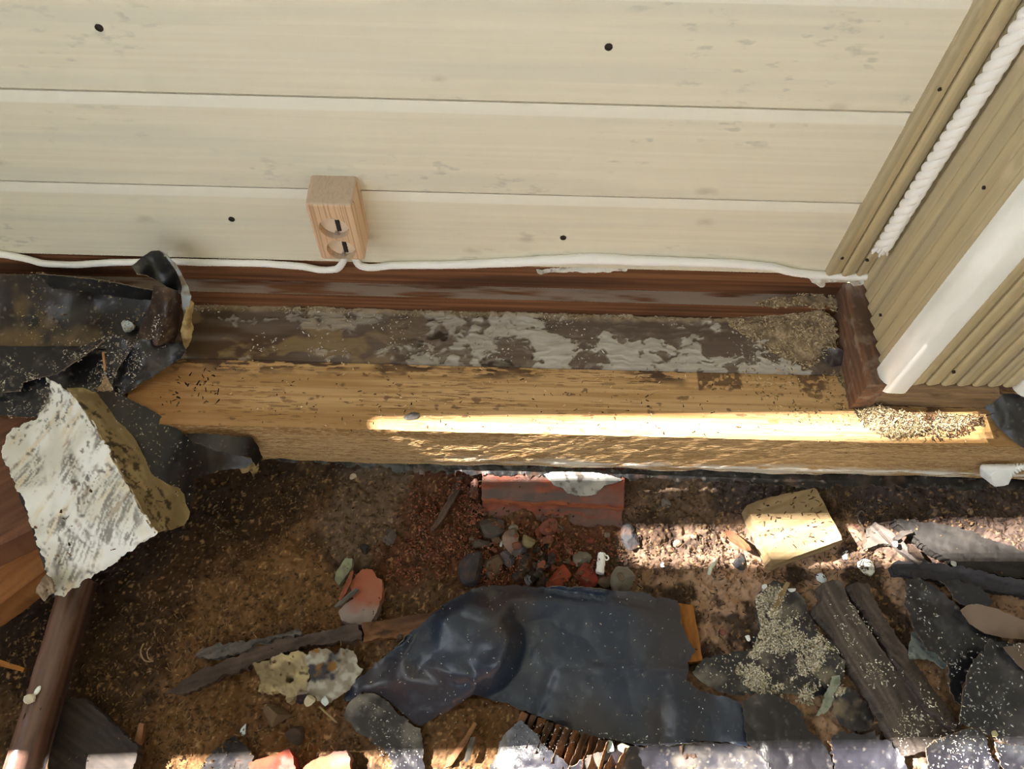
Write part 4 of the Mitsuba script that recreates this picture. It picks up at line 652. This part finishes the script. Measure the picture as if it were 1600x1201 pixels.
paper('tan_torn_rim', [(318, 733), (340, 722), (372, 715), (386, 722), (400, 720), (406, 733), (398, 745), (388, 738), (378, 740), (366, 728), (348, 732), (330, 741)], 'tan torn rim of the black paper under the beam', 'scrap', seed=56, ctrl=[(318, 733, .095), (372, 715, .105), (406, 733, .08), (388, 738, .085)], mat='m_paper', col=edge('a08a62', '5c4a34'), res=2, torn=3, thick=.002)
def white_paint(v):
    a = np.c_[v[:, 0] * .55 + v[:, 1] * .83, v[:, 1] * .55 - v[:, 0] * .83, v[:, 2]]       # along and across the brush strokes
    s = nfbm(a / (.03, .0022, .03), 3, 3); q = nfbm(v / .035, 4, 5)
    c = mixc(C3('e4e5e2'), C3('cfcdc4'), ss(.4, .65, nfbm(v / .05, 3, 2))); c = mixc(c, C3('d2c4aa'), .7 * ss(.56, .72, nfbm(a / (.05, .012, .05), 4, 9)))
    g = ss(.46, .62, q) * ss(.44, .60, s); c = mixc(c, C3('706e68'), g * .85)
    h = ss(.58, .66, nfbm(v / .007, 4, 15)) * ss(.45, .58, nfbm(v / .04, 3, 17)); c = mixc(c, C3('4a443e'), h * .8)
    return mixc(c, C3('7a5a46'), .5 * ss(.66, .73, nfbm(a / (.03, .008, .03), 4, 21)))
def tan_back(v):
    c = blot(v, [C3('8f7f5e'), (C3('7d6d4e'), .45, .6), (C3('a0906c'), .55, .7)], (.04, .02), 5); h = ss(.55, .64, nfbm(v / (.012, .006, .012), 4, 8)) * ss(.45, .56, nfbm(v / .05, 3, 12)); return mixc(c, C3('2c241c'), h * .85)
RIDGE = [(72, 590), (88, 598), (104, 606), (120, 624), (136, 645), (152, 672), (168, 700), (184, 727), (200, 755), (216, 785), (230, 812), (244, 832)]
RZ = np.interp(np.arange(12), [0, 3, 6, 9, 11], [.232, .262, .270, .250, .226])
rc = [(*p, z) for p, z in zip(RIDGE, RZ)]
paper('painted_sheet__white_face', RIDGE + [(225, 848), (200, 860), (178, 880), (160, 893), (135, 908), (112, 923), (102, 931), (82, 931), (72, 895), (62, 860), (50, 823), (38, 792), (26, 765), (14, 735), (4, 708), (3, 698), (10, 682), (25, 668), (40, 658), (56, 656), (66, 642), (76, 618), (78, 605)], None, seed=60, mat='m_paper', ctrl=rc + [(160, 893, .165), (102, 931, .140), (62, 860, .178), (26, 765, .200), (4, 705, .202), (40, 658, .21), (76, 615, .222), (100, 780, .215), (140, 800, .228), (90, 700, .232), (130, 720, .250), (60, 720, .212)], col=white_paint, crumple=.008, cs=.05, torn=4.0, thick=.002, res=2.5)
k = paper('painted_sheet__tan_back', RIDGE[2:] + [(256, 828), (270, 826), (286, 822), (294, 812), (296, 798), (290, 786), (288, 772), (278, 762), (264, 756), (242, 744), (232, 730), (222, 705), (210, 684), (196, 668), (180, 655), (166, 632), (150, 612), (128, 605)], None, seed=61, mat='m_paper', ctrl=rc[2:] + [(270, 826, .165), (296, 798, .15), (264, 758, .175), (222, 705, .208), (180, 655, .222), (150, 612, .232), (128, 605, .244)], col=tan_back, crumple=.003, cs=.04, torn=1.2, thick=.002, res=2.5); labels[k] = {'label': 'tan back face turned over the fold'}
k = paper('painted_sheet__felt_edge', [(26, 762), (34, 770), (46, 800), (60, 845), (76, 890), (94, 930), (82, 932), (70, 890), (56, 845), (44, 805), (34, 785)], None, seed=62, ctrl=[(26, 762, .192), (46, 800, .180), (94, 930, .132), (82, 932, .130), (60, 850, .162), (44, 805, .176)], col=felt('25272c', .2), torn=1, res=2.2, crumple=0); labels[k] = {'label': 'dark underside showing along the left edge'}
tag('painted_sheet', 'folded torn sheet with flaking white paint at the left', 'sheet')
paper('pale_scrap', [(60, 915), (72, 900), (82, 905), (84, 925), (76, 930), (68, 938), (62, 930), (56, 925)], 'pale scrap poking out under the lower corner of the white sheet', 'scrap', seed=63, dz=.02, mat='m_paper', col=edge('9a8872', '6a5a48'), res=2, torn=2)
# crumbly insulation and the whitish torn patch
foam_c = lambda v: blot(v, [C3('97896a'), (C3('7a6c50'), .42, .6), (C3('aa9a72'), .55, .7), (C3('4a3e2c'), .64, .74)], (.02, .03, .008), 6)
_f = [(400, 1040), (410, 1030), (424, 1026), (440, 1020), (456, 1018), (470, 1016), (478, 1022), (481, 1040), (478, 1060), (480, 1074), (472, 1088), (464, 1092), (452, 1096), (446, 1088), (430, 1080), (416, 1084), (404, 1078), (408, 1064), (398, 1052)]
v, f, n = sheet(_f, lie(_f, .022, 25), res=2.0, thick=.02, torn=4, seed=70, crumple=.010, cs=.012, straight=True, rows=3, wob=.004, smoothing=.3); stamp(v[:n]); c = foam_c(v)
hc = az(451, 1059, .05); h = np.hypot(v[:, 0] - hc[0], v[:, 1] - hc[1]); dip = ss(.0062, .0042, h + .002 * nfbm(v / .003, 2, 4)); v[:n, 2] -= .017 * dip[:n]
_k = add('crumbly_filler', (v, f), 'm_stone', smooth=True, color=c); tag(_k, 'crumbly tan filler chunk with a hole through it', 'filler')
def patch(v): c = blot(v, [C3('8a8276'), (C3('a8a59c'), .5, .6), (C3('3a3a42'), .52, .60), (C3('7c5a30'), .60, .68)], (.012, .03, .022), 9); return c
paper('torn_patch', [(478, 1022), (492, 1016), (510, 1014), (522, 1022), (530, 1012), (545, 1012), (552, 1018), (560, 1035), (566, 1046), (556, 1062), (545, 1076), (530, 1090), (518, 1098), (496, 1094), (480, 1080), (484, 1060), (478, 1040)], 'torn mottled grey and whitish patch beside the crumbly filler', 'scrap', seed=71, dz=.008, mat='m_paper', col=patch, crumple=.008, cs=.02, torn=4, res=2.2)
paper('black_flake', [(464, 1086), (480, 1084), (480, 1098), (470, 1100), (463, 1097)], 'small square black flake at the lower edge of the crumbly filler', 'flake', seed=72, dz=.012, col=felt('27292f', .3), thick=.005, res=1.6, torn=.5)
# ================================================================== stones, rubble
def stone(px, py, w, h, col, seed, label, cat='stone', group=None, rz=0, flat=.75, cuts=8, mat='m_stone', name='stone', sink=.18, rough=.06, sub=3):
    """A stone of w x h pixels of the photograph (about 1 mm each on the ground), lying on what is there."""
    p = az(px, py, .04); z = float(high(p[0], p[1])); s = .00098; hh = flat * min(w, h) * s
    p = az(px, py, z + hh * .3)
    c0 = C3(col); mat_ = mat
    return lump(name, (p[0], p[1], z + hh * (.5 - sink)), (w * s * 1.12, h * s * 1.15, hh), seed, mat_, c0, label, cat, group, rz=rz, cuts=cuts, rough=rough, sub=sub, dusty=0 if name == 'white_crumb' else .35)
G = 'brick rubble below the ribbed brick'
for a in ((766, 822, 42, 32, '484441', 1, 'dark slate-grey rough stone touching the left end of the ribbed brick', 0), (775, 842, 12, 24, '66503c', 2, 'narrow brown shard left of the pinkish stone', 15), (800, 846, 31, 34, '7e685e', 3, 'pinkish grey stone in the middle of the rubble', 0),
          (811, 858, 28, 24, '5a555a', 4, 'grey-purple stone under the pinkish stone', 20), (792, 872, 24, 28, '4f484d', 5, 'dark purple stone below left of the pinkish stone', 0), (825, 844, 20, 20, '786e50', 6, 'ochre stone right of the pinkish stone', 0), (802, 825, 14, 12, '746f66', 7, 'small pale grey stone above the pinkish stone', 0),
          (874, 824, 16, 14, '56554b', 10, 'small greenish-grey stone right of the tilted red-brown piece', 0), (912, 872, 30, 26, '6f695e', 13, 'fuzzy grey lump above the square red brick chunk', 0), (975, 901, 32, 46, '6d6961', 16, 'long light grey stone at the edge of the black paper', -35), (943, 910, 26, 20, '62584b', 17, 'small grey-brown stone right of the square red brick chunk', 0),
          (737, 884, 34, 60, '303035', 18, 'large black stone with a pale patch left of the rubble', 0), (772, 886, 28, 36, '57483a', 19, 'earthy brown lump right of the large black stone', 0), (816, 890, 24, 20, '39302a', 20, 'dark square brown stone in the lower rubble', 20), (850, 910, 24, 24, '3f372b', 21, 'dark brown block at the paper edge left of the long red shard', 30),
          (842, 886, 11, 19, '8d8b8e', 22, 'pale crystalline chip among the black coals', 0), (827, 904, 13, 20, '78797f', 23, 'blue-grey chip at the paper edge below the coals', -20), (950, 837, 11, 11, '786f63', 25, 'small round tan pebble below the right end of the ribbed brick', 0), (985, 838, 30, 38, '28282b', 26, 'black lump between the ribbed brick and the sunlit sand', 0),
          (748, 850, 34, 15, '49413e', 27, 'flat dark stone above the large black stone', 0), (740, 762, 16, 30, '61443e', 28, 'reddish-grey stone wedged left of the ribbed brick', 0), (748, 795, 18, 14, '734b3f', 29, 'small pinkish brick stone left of the ribbed brick', 0), (1040, 785, 17, 15, '69635f', 30, 'single grey pebble on the dark soil right of the ribbed brick', 0),
          (608, 838, 20, 26, '514943', 31, 'grey stone in the dark litter above the mortared brick piece', 10), (570, 858, 18, 14, '26211e', 32, 'black coal lump above the mortared brick piece', 0), (552, 745, 9, 9, '988a7b', 33, 'small pale pebble near the beam at the left', 0), (1183, 1000, 22, 16, '1f232a', 34, 'shiny blue-black lump on the edge of the sawdust-strewn felt', 0),
          (460, 1147, 24, 28, '342b24', 36, 'dark brown clod below the crumbly filler', 20), (432, 1118, 40, 30, '5c4b35', 37, 'brown clod with an orange spot under the crumbly filler', 0), (1155, 880, 22, 32, '393a3e', 38, 'grey-black flat flake below the brown wood chip', -10)):
    stone(*a[:6], a[6], rz=a[7])
for a in ((864, 866, 17, 24, '7e3d27', 11, 'small diamond-shaped red brick chip among the coals', 35), (857, 822, 28, 24, '704334', 9, 'tilted square red-brown brick piece just below the ribbed brick', 35), (875, 899, 24, 52, '863924', 14, 'long angular red brick shard at the paper edge', -42), (914, 900, 38, 36, '7c342a', 15, 'square red brick chunk at the paper edge', 0),
          (841, 834, 11, 36, '7e4330', 8, 'upright narrow red brick sliver left of the tilted piece', 4), (888, 857, 10, 24, '7b4335', 12, 'narrow red brick sliver right of the diamond-shaped chip', 25)):
    stone(*a[:6], a[6], 'brick chip', rz=a[7], name='brick_chip', flat=.7, cuts=8)
_r = np.random.default_rng(21)
for i in range(60):                       # coals and small brick bits of the rubble: nothing tells one from the next
    coal = i % 2 == 0
    px, py = (_r.normal(838, 22), _r.normal(880, 16)) if coal else (_r.normal(850, 55), _r.normal(862, 32))
    if not (700 < px < 990 and 812 < py < 916): continue
    s = _r.uniform(7, 14)
    stone(px, py, s, s * _r.uniform(.6, 1.3), ['221f1d', '2b2724'][i % 3 % 2] if coal else ['743a2a', '664032', '5a4d42', '7e4634'][int(_r.integers(4))], 100 + i, 'small black coal bit among the brick rubble' if coal else 'small crumb of brick or stone in the rubble below the ribbed brick', 'coal' if coal else 'crumb', 'black coals in the rubble' if coal else 'crumbs in the rubble', name='coal_bit' if coal else 'rubble_crumb', sub=2, rz=_r.uniform(0, 180), flat=.7)
for i in range(70):                       # loose stones scattered over the earth
    px, py = _r.uniform(560, 1560), _r.uniform(760, 1010)
    if 700 < px < 1000 or (1160 < px < 1330) or (1050 < px < 1110 and py > 920): continue
    s = _r.uniform(5, 11); q = az(px, py, .03)
    if float(high(q[0], q[1])) - float(ground_z(np.array([[q[0], q[1], 0.0]]))[0]) > .010: continue
    stone(px, py, s, s * _r.uniform(.7, 1.2), ['6a5a4a', '86735e', '4a4038', '7a5044'][int(_r.integers(4))], 200 + i, 'small loose pebble scattered on the earth', 'pebble', 'loose pebbles on the earth', name='pebble', sub=2, rz=_r.uniform(0, 180))
# white bits that stand out
for px, py, w, h, c, s, lb in ((1320, 866, 14, 16, 'dfe7ec', 1, 'bright white plaster bit at the right corner of the wood block'), (1399, 849, 9, 9, 'e8ebe8', 2, 'tiny white bit on the dark splinter'), (1196, 918, 10, 10, 'd8dde0', 3, 'white flake at the upper edge of the sawdust-strewn felt left of the tan stick'), (1237, 921, 14, 6, 'd5dde2', 4, 'flat white flake right of the tan stick'),
                               (1284, 903, 16, 14, 'd0dde6', 5, 'bluish white flake above the split dark board'), (1168, 996, 8, 11, 'd8dde0', 6, 'white chip beside the blue-black lump'), (1036, 882, 8, 9, 'e2e6ea', 7, 'white bit on the shaded sand above the orange offcut'), (381, 1139, 8, 14, 'bcc8cc', 8, 'small bluish-white bit on the sand at the lower left'), (508, 1094, 11, 12, 'c8d4d6', 9, 'white crumb beside the torn patch'), (484, 1094, 14, 14, 'b5aa90', 10, 'cream crumb below the torn patch'),
                               (975, 1168, 16, 10, 'b8b49a', 11, 'cream crumb at the lower rim of the big black paper'), (953, 1168, 12, 16, 'a8b4b0', 12, 'grey-white crumb at the bottom rim left of the cream one'), (1555, 1147, 9, 9, 'c0b890', 13, 'round cream grain at the bottom right felt'), (1404, 918, 8, 22, '66707c', 14, 'blue-grey upright flake right of the split dark board top'), (782, 848, 6, 12, 'dfe5e8', 15, 'thin white bit between brown shard and pinkish stone'), (1490, 880, 8, 8, 'a9aca8', 16, 'small grey grain on the flat black board')):
    stone(px, py, w, h, c, 300 + s, lb, 'crumb', name='white_crumb', cuts=7, flat=.5)
def shell():
    p = az(1368, 873, .05); z = float(high(p[0], p[1])) + .002
    m = rock(7, (.024, .028, .010), 3, 3, .12); rot(m, 20); m.apply_translation((p[0], p[1], z)); v = np.array(m.vertices); stamp(v)
    add('mushroom_scrap', m, 'm_stone', smooth=True, color=blot(v, [C3('dfe0da'), (C3('a8a69c'), .5, .62), (C3('5c5850'), .64, .72)], (.006, .004), 4)); tag('mushroom_scrap', 'roundish white scrap with grey spots right of the wood block', 'scrap')
shell()
def porcelain():
    p = az(941, 874, .05); z = float(high(p[0], p[1])) + .007
    pr = np.array([[0, -.016], [.006, -.016], [.0065, -.010], [.0058, -.003], [.0068, -.001], [.0068, .002], [.0058, .004], [.0068, .012], [.0062, .0155], [.003, .016], [0, .0155]])
    m = trimesh.creation.revolve(pr, sections=24); rot(m, 0, 90); rot(m, -8); m.apply_translation((p[0], p[1], z)); stamp(np.array(m.vertices))
    k = trimesh.creation.torus(.0035, .0013, 16, 8); rot(k, 0, 0, 0); k.apply_translation((p[0] + .0085, p[1] + .009, z + .001))
    tag('porcelain_piece', 'white glazed porcelain insulator piece in the rubble', 'insulator'); add('porcelain_piece__body', m, 'm_plastic', smooth=35); add('porcelain_piece__eyelet', k, 'm_plastic', smooth=True)
porcelain()
def curl(key, pts, z, w, col, label, mat='m_paper'):
    q = spline([az(px, py, z + dz) for px, py, dz in pts], 24); m = tube(q, w, 8, squash=1.0); v = np.array(m.vertices); stamp(v); k = add(key, m, mat, smooth=True, color=np.tile(C3(col), (len(v), 1)) * (.8 + .4 * nfbm(v / .004, 2, 3))[:, None]); tag(k, label, 'shaving' if 'shav' in key else 'scrap')
curl('pale_curl', [(1117, 874, .004), (1114, 882, .010), (1110, 888, .010), (1108, 896, .003)], .03, .0028, 'c2c8b8', 'small pale curled shell scrap left of the wood block')
curl('wood_shaving', [(225, 1005, .006), (220, 1015, .004), (222, 1026, .004), (230, 1033, .004), (240, 1032, .002)], .02, .0012, '8a7458', 'larger pale curled shaving on the sand at the lower left')
curl('wood_shaving', [(236, 1010, .006), (230, 1018, .004), (232, 1028, .003), (238, 1032, .002)], .02, .001, '96805f', 'smaller curled shaving inside the larger one')
curl('wood_shaving', [(526, 1128, .006), (506, 1110, .012), (500, 1104, .006)], .03, .0014, '8f7c5a', 'pale twig-like shaving below the torn patch')
curl('wood_shaving', [(1345, 818, .004), (1340, 806, .010), (1346, 798, .012), (1352, 806, .006)], .02, .0012, '5e524a', 'grey root curl right of the wood block')
p = az(643, 650, .202); lump('bark_chip', (p[0], p[1], .2025), (.022, .012, .006), 70, 'm_stone', C3('4c4a48'), 'dark bark chip on the sunlit edge of the beam', 'chip', rz=12)
# sawdust heaps
def heap(key, poly, ctrl, label, seed, col=('a8967a', '887660', '6a5c4a')):
    v, f, n = sheet(poly, ctrl, res=1.7, thick=.004, torn=5, seed=seed, crumple=.006, cs=.018, straight=True)
    g = nfbm(v / .0022, 2, seed); v[:n, 2] += (g[:n] - .4) * .003; stamp(v[:n]); c = mixc(C3(col[1]), C3(col[0]), ss(.4, .65, g)); c = mixc(c, C3(col[2]), ss(.5, .7, nfbm(v / .02, 3, seed + 2)))
    k = add(key, (v, f), 'm_loose', smooth=True, color=c); tag(k, label, 'sawdust', kind='stuff'); labels[k].pop('category'); labels[k]['category'] = 'sawdust'
heap('sawdust', [(1130, 497), (1160, 488), (1190, 492), (1215, 480), (1250, 490), (1280, 484), (1300, 500), (1308, 525), (1306, 548), (1280, 552), (1262, 572), (1225, 562), (1200, 540), (1170, 525), (1145, 512)], [(1130, 500, .204), (1180, 505, .209), (1260, 500, .222), (1295, 510, .228), (1306, 545, .212), (1225, 560, .205), (1270, 535, .214), (1200, 535, .205)], 'coarse sawdust heap at the right end of the mortared plank', 1)
heap('sawdust', [(1180, 472), (1220, 466), (1260, 464), (1300, 462), (1312, 470), (1308, 486), (1290, 478), (1250, 474), (1215, 476)], [(1180, 472, .2385), (1300, 464, .240), (1308, 484, .2385), (1250, 470, .2405)], 'sawdust strip on the narrow ledge in the right corner', 2)
heap('sawdust', [(1318, 560), (1332, 570), (1345, 596), (1352, 622), (1380, 640), (1420, 650), (1480, 650), (1530, 652), (1545, 660), (1500, 668), (1450, 664), (1420, 676), (1396, 684), (1372, 674), (1350, 660), (1336, 640), (1322, 610), (1310, 585)], [(1318, 562, .205), (1345, 600, .212), (1352, 625, .212), (1400, 655, .214), (1540, 656, .206), (1400, 682, .203), (1340, 640, .203), (1480, 656, .207), (1312, 585, .203)], 'sawdust and fibres spilled along the foot of the pier', 3, ('857558', '64563f', '453a2c'))
paper('black_flake', [(1283, 545), (1298, 541), (1312, 543), (1325, 552), (1338, 562), (1332, 572), (1312, 570), (1300, 574), (1288, 566)], 'curled black felt flake in the corner below the side timber', 'flake', seed=80, ctrl=[(1283, 545, .216), (1312, 543, .226), (1338, 564, .214), (1300, 572, .206), (1325, 570, .206)], col=felt('3a3436', .4), torn=1.5, res=2)
# ================================================================== loose bits nobody could count
BOX = np.array([[x, y, z] for x in (-.5, .5) for y in (-.5, .5) for z in (-.5, .5)]); BF = np.array([[0, 1, 3], [0, 3, 2], [4, 6, 7], [4, 7, 5], [0, 4, 5], [0, 5, 1], [2, 3, 7], [2, 7, 6], [0, 2, 6], [0, 6, 4], [1, 5, 7], [1, 7, 3]])
def bits(key, n, polys, zg, length, width, thick, cols, label, seed, cluster=None, tilt=.25, cat='debris', mat='m_loose', lift=.3, over=None, under=None):
    r = np.random.default_rng(seed); P = shapely.union_all([Polygon(p).buffer(0) for p in polys]); x0, y0, x1, y1 = P.bounds; got = []
    while sum(map(len, got)) < n:
        q = r.uniform((x0, y0), (x1, y1), (n * 2, 2)); q = q[shapely.contains_xy(P, q[:, 0], q[:, 1])]
        if cluster: q = q[r.random(len(q)) < ss(*cluster[1:], f2(q, cluster[0], 3, seed))]
        got.append(q)
    q = np.vstack(got)[:n]; w = az(q[:, 0], q[:, 1], zg); w[:, 2] = high(w[:, 0], w[:, 1])
    k = w[:, 2] > -.5
    if over is not None: k &= (w[:, 2] - ground_z(w * (1, 1, 0)) < over) | (r.random(n) < .04)
    if under is not None: k &= w[:, 2] < under
    w = w[k]; n = len(w)
    L, W, H = (r.uniform(*a, n) * r.uniform(.6, 1.0, n) for a in (length, width, thick)); a, tx, ty = r.random(n) * 6.283, r.normal(0, tilt, n), r.normal(0, tilt, n)
    b = np.repeat(BOX[None], n, 0); b[:, 4:, 1:] *= r.uniform(.2, 1, (n, 1, 1)); b = b + r.normal(0, .12, b.shape); b = b * np.stack([L, W, H], -1)[:, None]
    b[..., 2] += b[..., 0] * tx[:, None] + b[..., 1] * ty[:, None]
    ca, sa = np.cos(a)[:, None], np.sin(a)[:, None]; x = b[..., 0] * ca - b[..., 1] * sa; y = b[..., 0] * sa + b[..., 1] * ca
    v = np.stack([x, y, b[..., 2]], -1) + w[:, None] + np.array([0, 0, 1]) * (H * lift)[:, None, None]
    c = np.array([C3(h) for h in cols])[r.integers(len(cols), size=n)] * r.uniform(.7, 1.2, (n, 1)); f = (BF[None] + 8 * np.arange(n)[:, None, None]).reshape(-1, 3)
    k = add(key, (v.reshape(-1, 3), f), mat, smooth=False, color=np.clip(np.repeat(c, 8, 0), 0, .95)); tag(k, label, cat, kind='stuff')
EARTH = [(0, 950), (60, 900), (300, 810), (420, 740), (760, 750), (1000, 760), (1600, 775), (1600, 900), (1200, 900), (1070, 940), (800, 910), (560, 1050), (560, 1200), (60, 1200), (0, 1200)]
RIGHT = [(990, 760), (1600, 775), (1600, 900), (1300, 905), (1180, 930), (1190, 1010), (1090, 1040), (1060, 930), (930, 910)]
LOWL = [(150, 930), (520, 880), (540, 1100), (600, 1200), (120, 1200)]
bits('bark_fibres', 2400, [EARTH], .03, (.003, .010), (.0006, .0018), (.0006, .0015), ('3a2a1e', '2a1e16', '4c3826', '5c4430'), 'dark bark fibres littering the brown earth', 1, (60, .4, .6), over=.012)
bits('bark_fibres', 480, [RIGHT], .03, (.003, .011), (.0006, .0020), (.0006, .0015), ('2c211a', '3a2c22', '221a15'), 'dark bark fibres on the pale sand at the right', 2, (50, .35, .6), over=.012)
bits('straw_bits', 420, [EARTH], .03, (.003, .011), (.0006, .0014), (.0005, .001), ('7a6244', '664e34', '94795a', '523e2a'), 'straw-coloured splinters scattered over the earth', 3, (80, .42, .6), over=.012)
bits('straw_bits', 260, [LOWL], .03, (.003, .010), (.0006, .0014), (.0005, .001), ('8a6e4a', '75593a', '987c54'), 'straw-coloured splinters on the orange sand at the lower left', 4, (40, .45, .6), over=.012)
bits('brick_dust', 2600, [[(640, 745), (760, 740), (760, 820), (960, 826), (985, 870), (940, 915), (740, 910), (600, 900), (640, 830)]], .03, (.001, .005), (.001, .004), (.001, .003), ('7c4230', '663828', '84523f', '50362c', '8a5a47'), 'crumbled red brick around the rubble', 5, (30, .35, .6), tilt=.4, over=.012)
bits('earth_crumbs', 5000, [EARTH], .03, (.0012, .005), (.001, .004), (.001, .003), ('5c442f', '6c5136', '4a3828', '3e2c1f', '755c42'), 'crumbs of brown earth', 6, (45, .4, .6), tilt=.5, over=.012)
FELT_R = [(1084, 1046), (1100, 1030), (1180, 1010), (1186, 930), (1213, 905), (1262, 948), (1280, 990), (1320, 1035), (1318, 1070), (1270, 1090), (1160, 1088)]
SAW = ('b8ad94', '9c917a', 'cfc8b6', '7d735f', 'dcd8cc')
bits('sawdust_specks', 5200, [[(1180, 1010), (1190, 980), (1182, 930), (1213, 905), (1262, 948), (1282, 990), (1320, 1035), (1318, 1085), (1270, 1100), (1180, 1080), (1140, 1050)]], .035, (.001, .004), (.0008, .002), (.0006, .0015), SAW, 'pale sawdust strewn over the felt left of the split dark board', 7, (28, .40, .58))
bits('sawdust_specks', 500, [FELT_R], .035, (.001, .0035), (.0008, .002), (.0006, .0015), SAW, 'pale specks over the left part of the sawdust-strewn felt', 8)
bits('sawdust_specks', 380, [[(1285, 915), (1318, 910), (1440, 1060), (1495, 1145), (1420, 1180)]], .06, (.001, .004), (.0008, .002), (.0006, .0012), ('c9c3b5', 'b0a490', 'dcd8cc'), 'pale specks on the split dark board', 9, (40, .3, .6))
bits('sawdust_specks', 420, [[(1416, 908), (1450, 905), (1530, 980), (1600, 1010), (1600, 1200), (1450, 1200), (1500, 1100)]], .06, (.001, .004), (.0006, .0018), (.0006, .0012), ('d5d8dc', 'b8bcc0', 'c9c3b0'), 'white specks on the felt at the right edge', 10, (50, .25, .6))
bits('sawdust_specks', 220, [[(540, 1090), (740, 920), (1056, 936), (1168, 1160), (850, 1120), (660, 1135)]], .06, (.001, .003), (.0005, .0012), (.0005, .001), ('c8ccd0', 'a9a8a0', 'b8a888'), 'scattered pale specks on the big black paper', 11)
bits('sawdust_specks', 260, [[(560, 1086), (655, 1140), (660, 1200), (780, 1195), (815, 1130), (1300, 1180), (1260, 1110), (1180, 1090), (1168, 1165), (900, 1160), (800, 1200), (600, 1200)]], .03, (.001, .003), (.0006, .0015), (.0006, .001), ('c8ccd0', 'a9a8a0'), 'pale specks on the felt along the bottom edge', 12)
bits('sawdust_specks', 1100, [[(0, 540), (165, 528), (290, 540), (215, 605), (190, 616), (100, 610), (60, 650), (0, 648)]], .215, (.001, .0035), (.0006, .0016), (.0006, .0012), ('c8bfb4', 'a99c8c', 'd8d4cc', '8a7a66'), 'pale specks on the front of the tar paper pile', 13, (30, .4, .6))
bits('sawdust_specks', 420, [[(0, 440), (240, 456), (260, 480), (220, 540), (0, 540)]], .22, (.001, .004), (.0006, .0018), (.0006, .0014), ('a08a62', '8a744e', 'b8a680', '5c4a34'), 'tan specks on the dusty tar paper', 14, (40, .42, .6))
bits('sawdust_specks', 130, [[(170, 615), (300, 690), (296, 790), (230, 735)]], .18, (.001, .004), (.0006, .0016), (.0006, .001), ('c8bca8', '9a8a70'), 'pale specks on the tar paper behind the white sheet', 15)
bits('wood_crumbs', 260, [[(300, 560), (1300, 585), (1340, 690), (390, 662)]], .2, (.0015, .006), (.0008, .002), (.0006, .0014), ('d0b288', 'b0905f', 'e2d0ae', '5a3c22'), 'tiny wood crumbs on top of the sill beam', 16)
bits('wood_crumbs', 700, [[(1150, 575), (1310, 580), (1350, 650), (1370, 690), (1200, 640)], [(1350, 660), (1540, 660), (1530, 690), (1370, 695)]], .2, (.0015, .006), (.0006, .0018), (.0006, .0014), ('b89e74', '8f7650', 'd0bc94', '4a3422'), 'wood crumbs on the right end of the sill beam', 17, (25, .4, .6), under=.222)
bits('wood_fibres', 2600, [[(1318, 560), (1345, 596), (1352, 622), (1380, 640), (1530, 652), (1500, 668), (1420, 678), (1396, 684), (1350, 662), (1322, 610)]], .207, (.003, .011), (.0006, .0016), (.0005, .0012), ('9a8a6a', '756648', '574a36', 'b0a080', '3c3226'), 'wood fibres spilled along the foot of the pier', 18, (30, .3, .5), tilt=.4, under=.222)
bits('wood_fibres', 2800, [[(1130, 497), (1215, 480), (1300, 490), (1308, 548), (1262, 575), (1200, 545)], [(1180, 468), (1308, 462), (1308, 482), (1200, 478)]], .21, (.0015, .006), (.0006, .0018), (.0006, .0014), ('b5a184', '968264', 'cbbd9f', '74644c'), 'wood fibres on the sawdust in the right corner', 19, (30, .3, .5), tilt=.4, under=.246)
bits('wood_fibres', 900, [[(300, 473), (640, 482), (1150, 490), (1150, 498), (640, 490), (300, 480)], [(500, 452), (1180, 464), (1180, 470), (500, 458)]], .21, (.002, .007), (.0006, .0016), (.0006, .0014), ('a89678', '8a7658', 'b8ab96'), 'fibres along the back edge of the mortared plank', 20, (40, .4, .6), tilt=.4)
bits('mortar_flakes', 500, [[(300, 480), (1150, 500), (1250, 575), (300, 552)]], .204, (.001, .005), (.001, .003), (.0005, .001), ('b8b2a8', 'a09a90', '8a8078', 'c8c4bc'), 'flakes of dried mortar on the grey plank', 21, (50, .45, .6))
bits('rot_fibres', 620, [[(1385, 650), (1545, 652), (1520, 676), (1470, 688), (1400, 684), (1365, 674)]], .2, (.003, .010), (.0008, .002), (.0006, .0014), ('2a1a10', '3c2616', '1c130d', '4e341e'), 'dark rotten fibres on the beam below the pier', 22, (35, .25, .6), under=.222)
bits('block_litter', 70, [[(1172, 792), (1270, 768), (1308, 838), (1212, 872)]], .058, (.002, .010), (.0008, .003), (.0006, .0015), ('3a2a1c', '5a4028', '2a2018', '7a6040'), 'brown crumbs on the pale wood block', 23)
bits('dark_flecks', 46, [[(262, 572), (350, 570), (345, 640), (245, 640)]], .2, (.003, .010), (.001, .003), (.0005, .001), ('20140c', '2c1c10', '160e08'), 'dark flecks at the left end of the beam', 24, under=.222, tilt=.1)
bits('dark_flecks', 90, [[(350, 565), (1300, 590), (1330, 690), (400, 655)]], .2, (.002, .007), (.0008, .002), (.0004, .001), ('2a1a10', '3a2616', '1a120c'), 'small dark flecks along the top of the beam', 25, under=.222, tilt=.1)
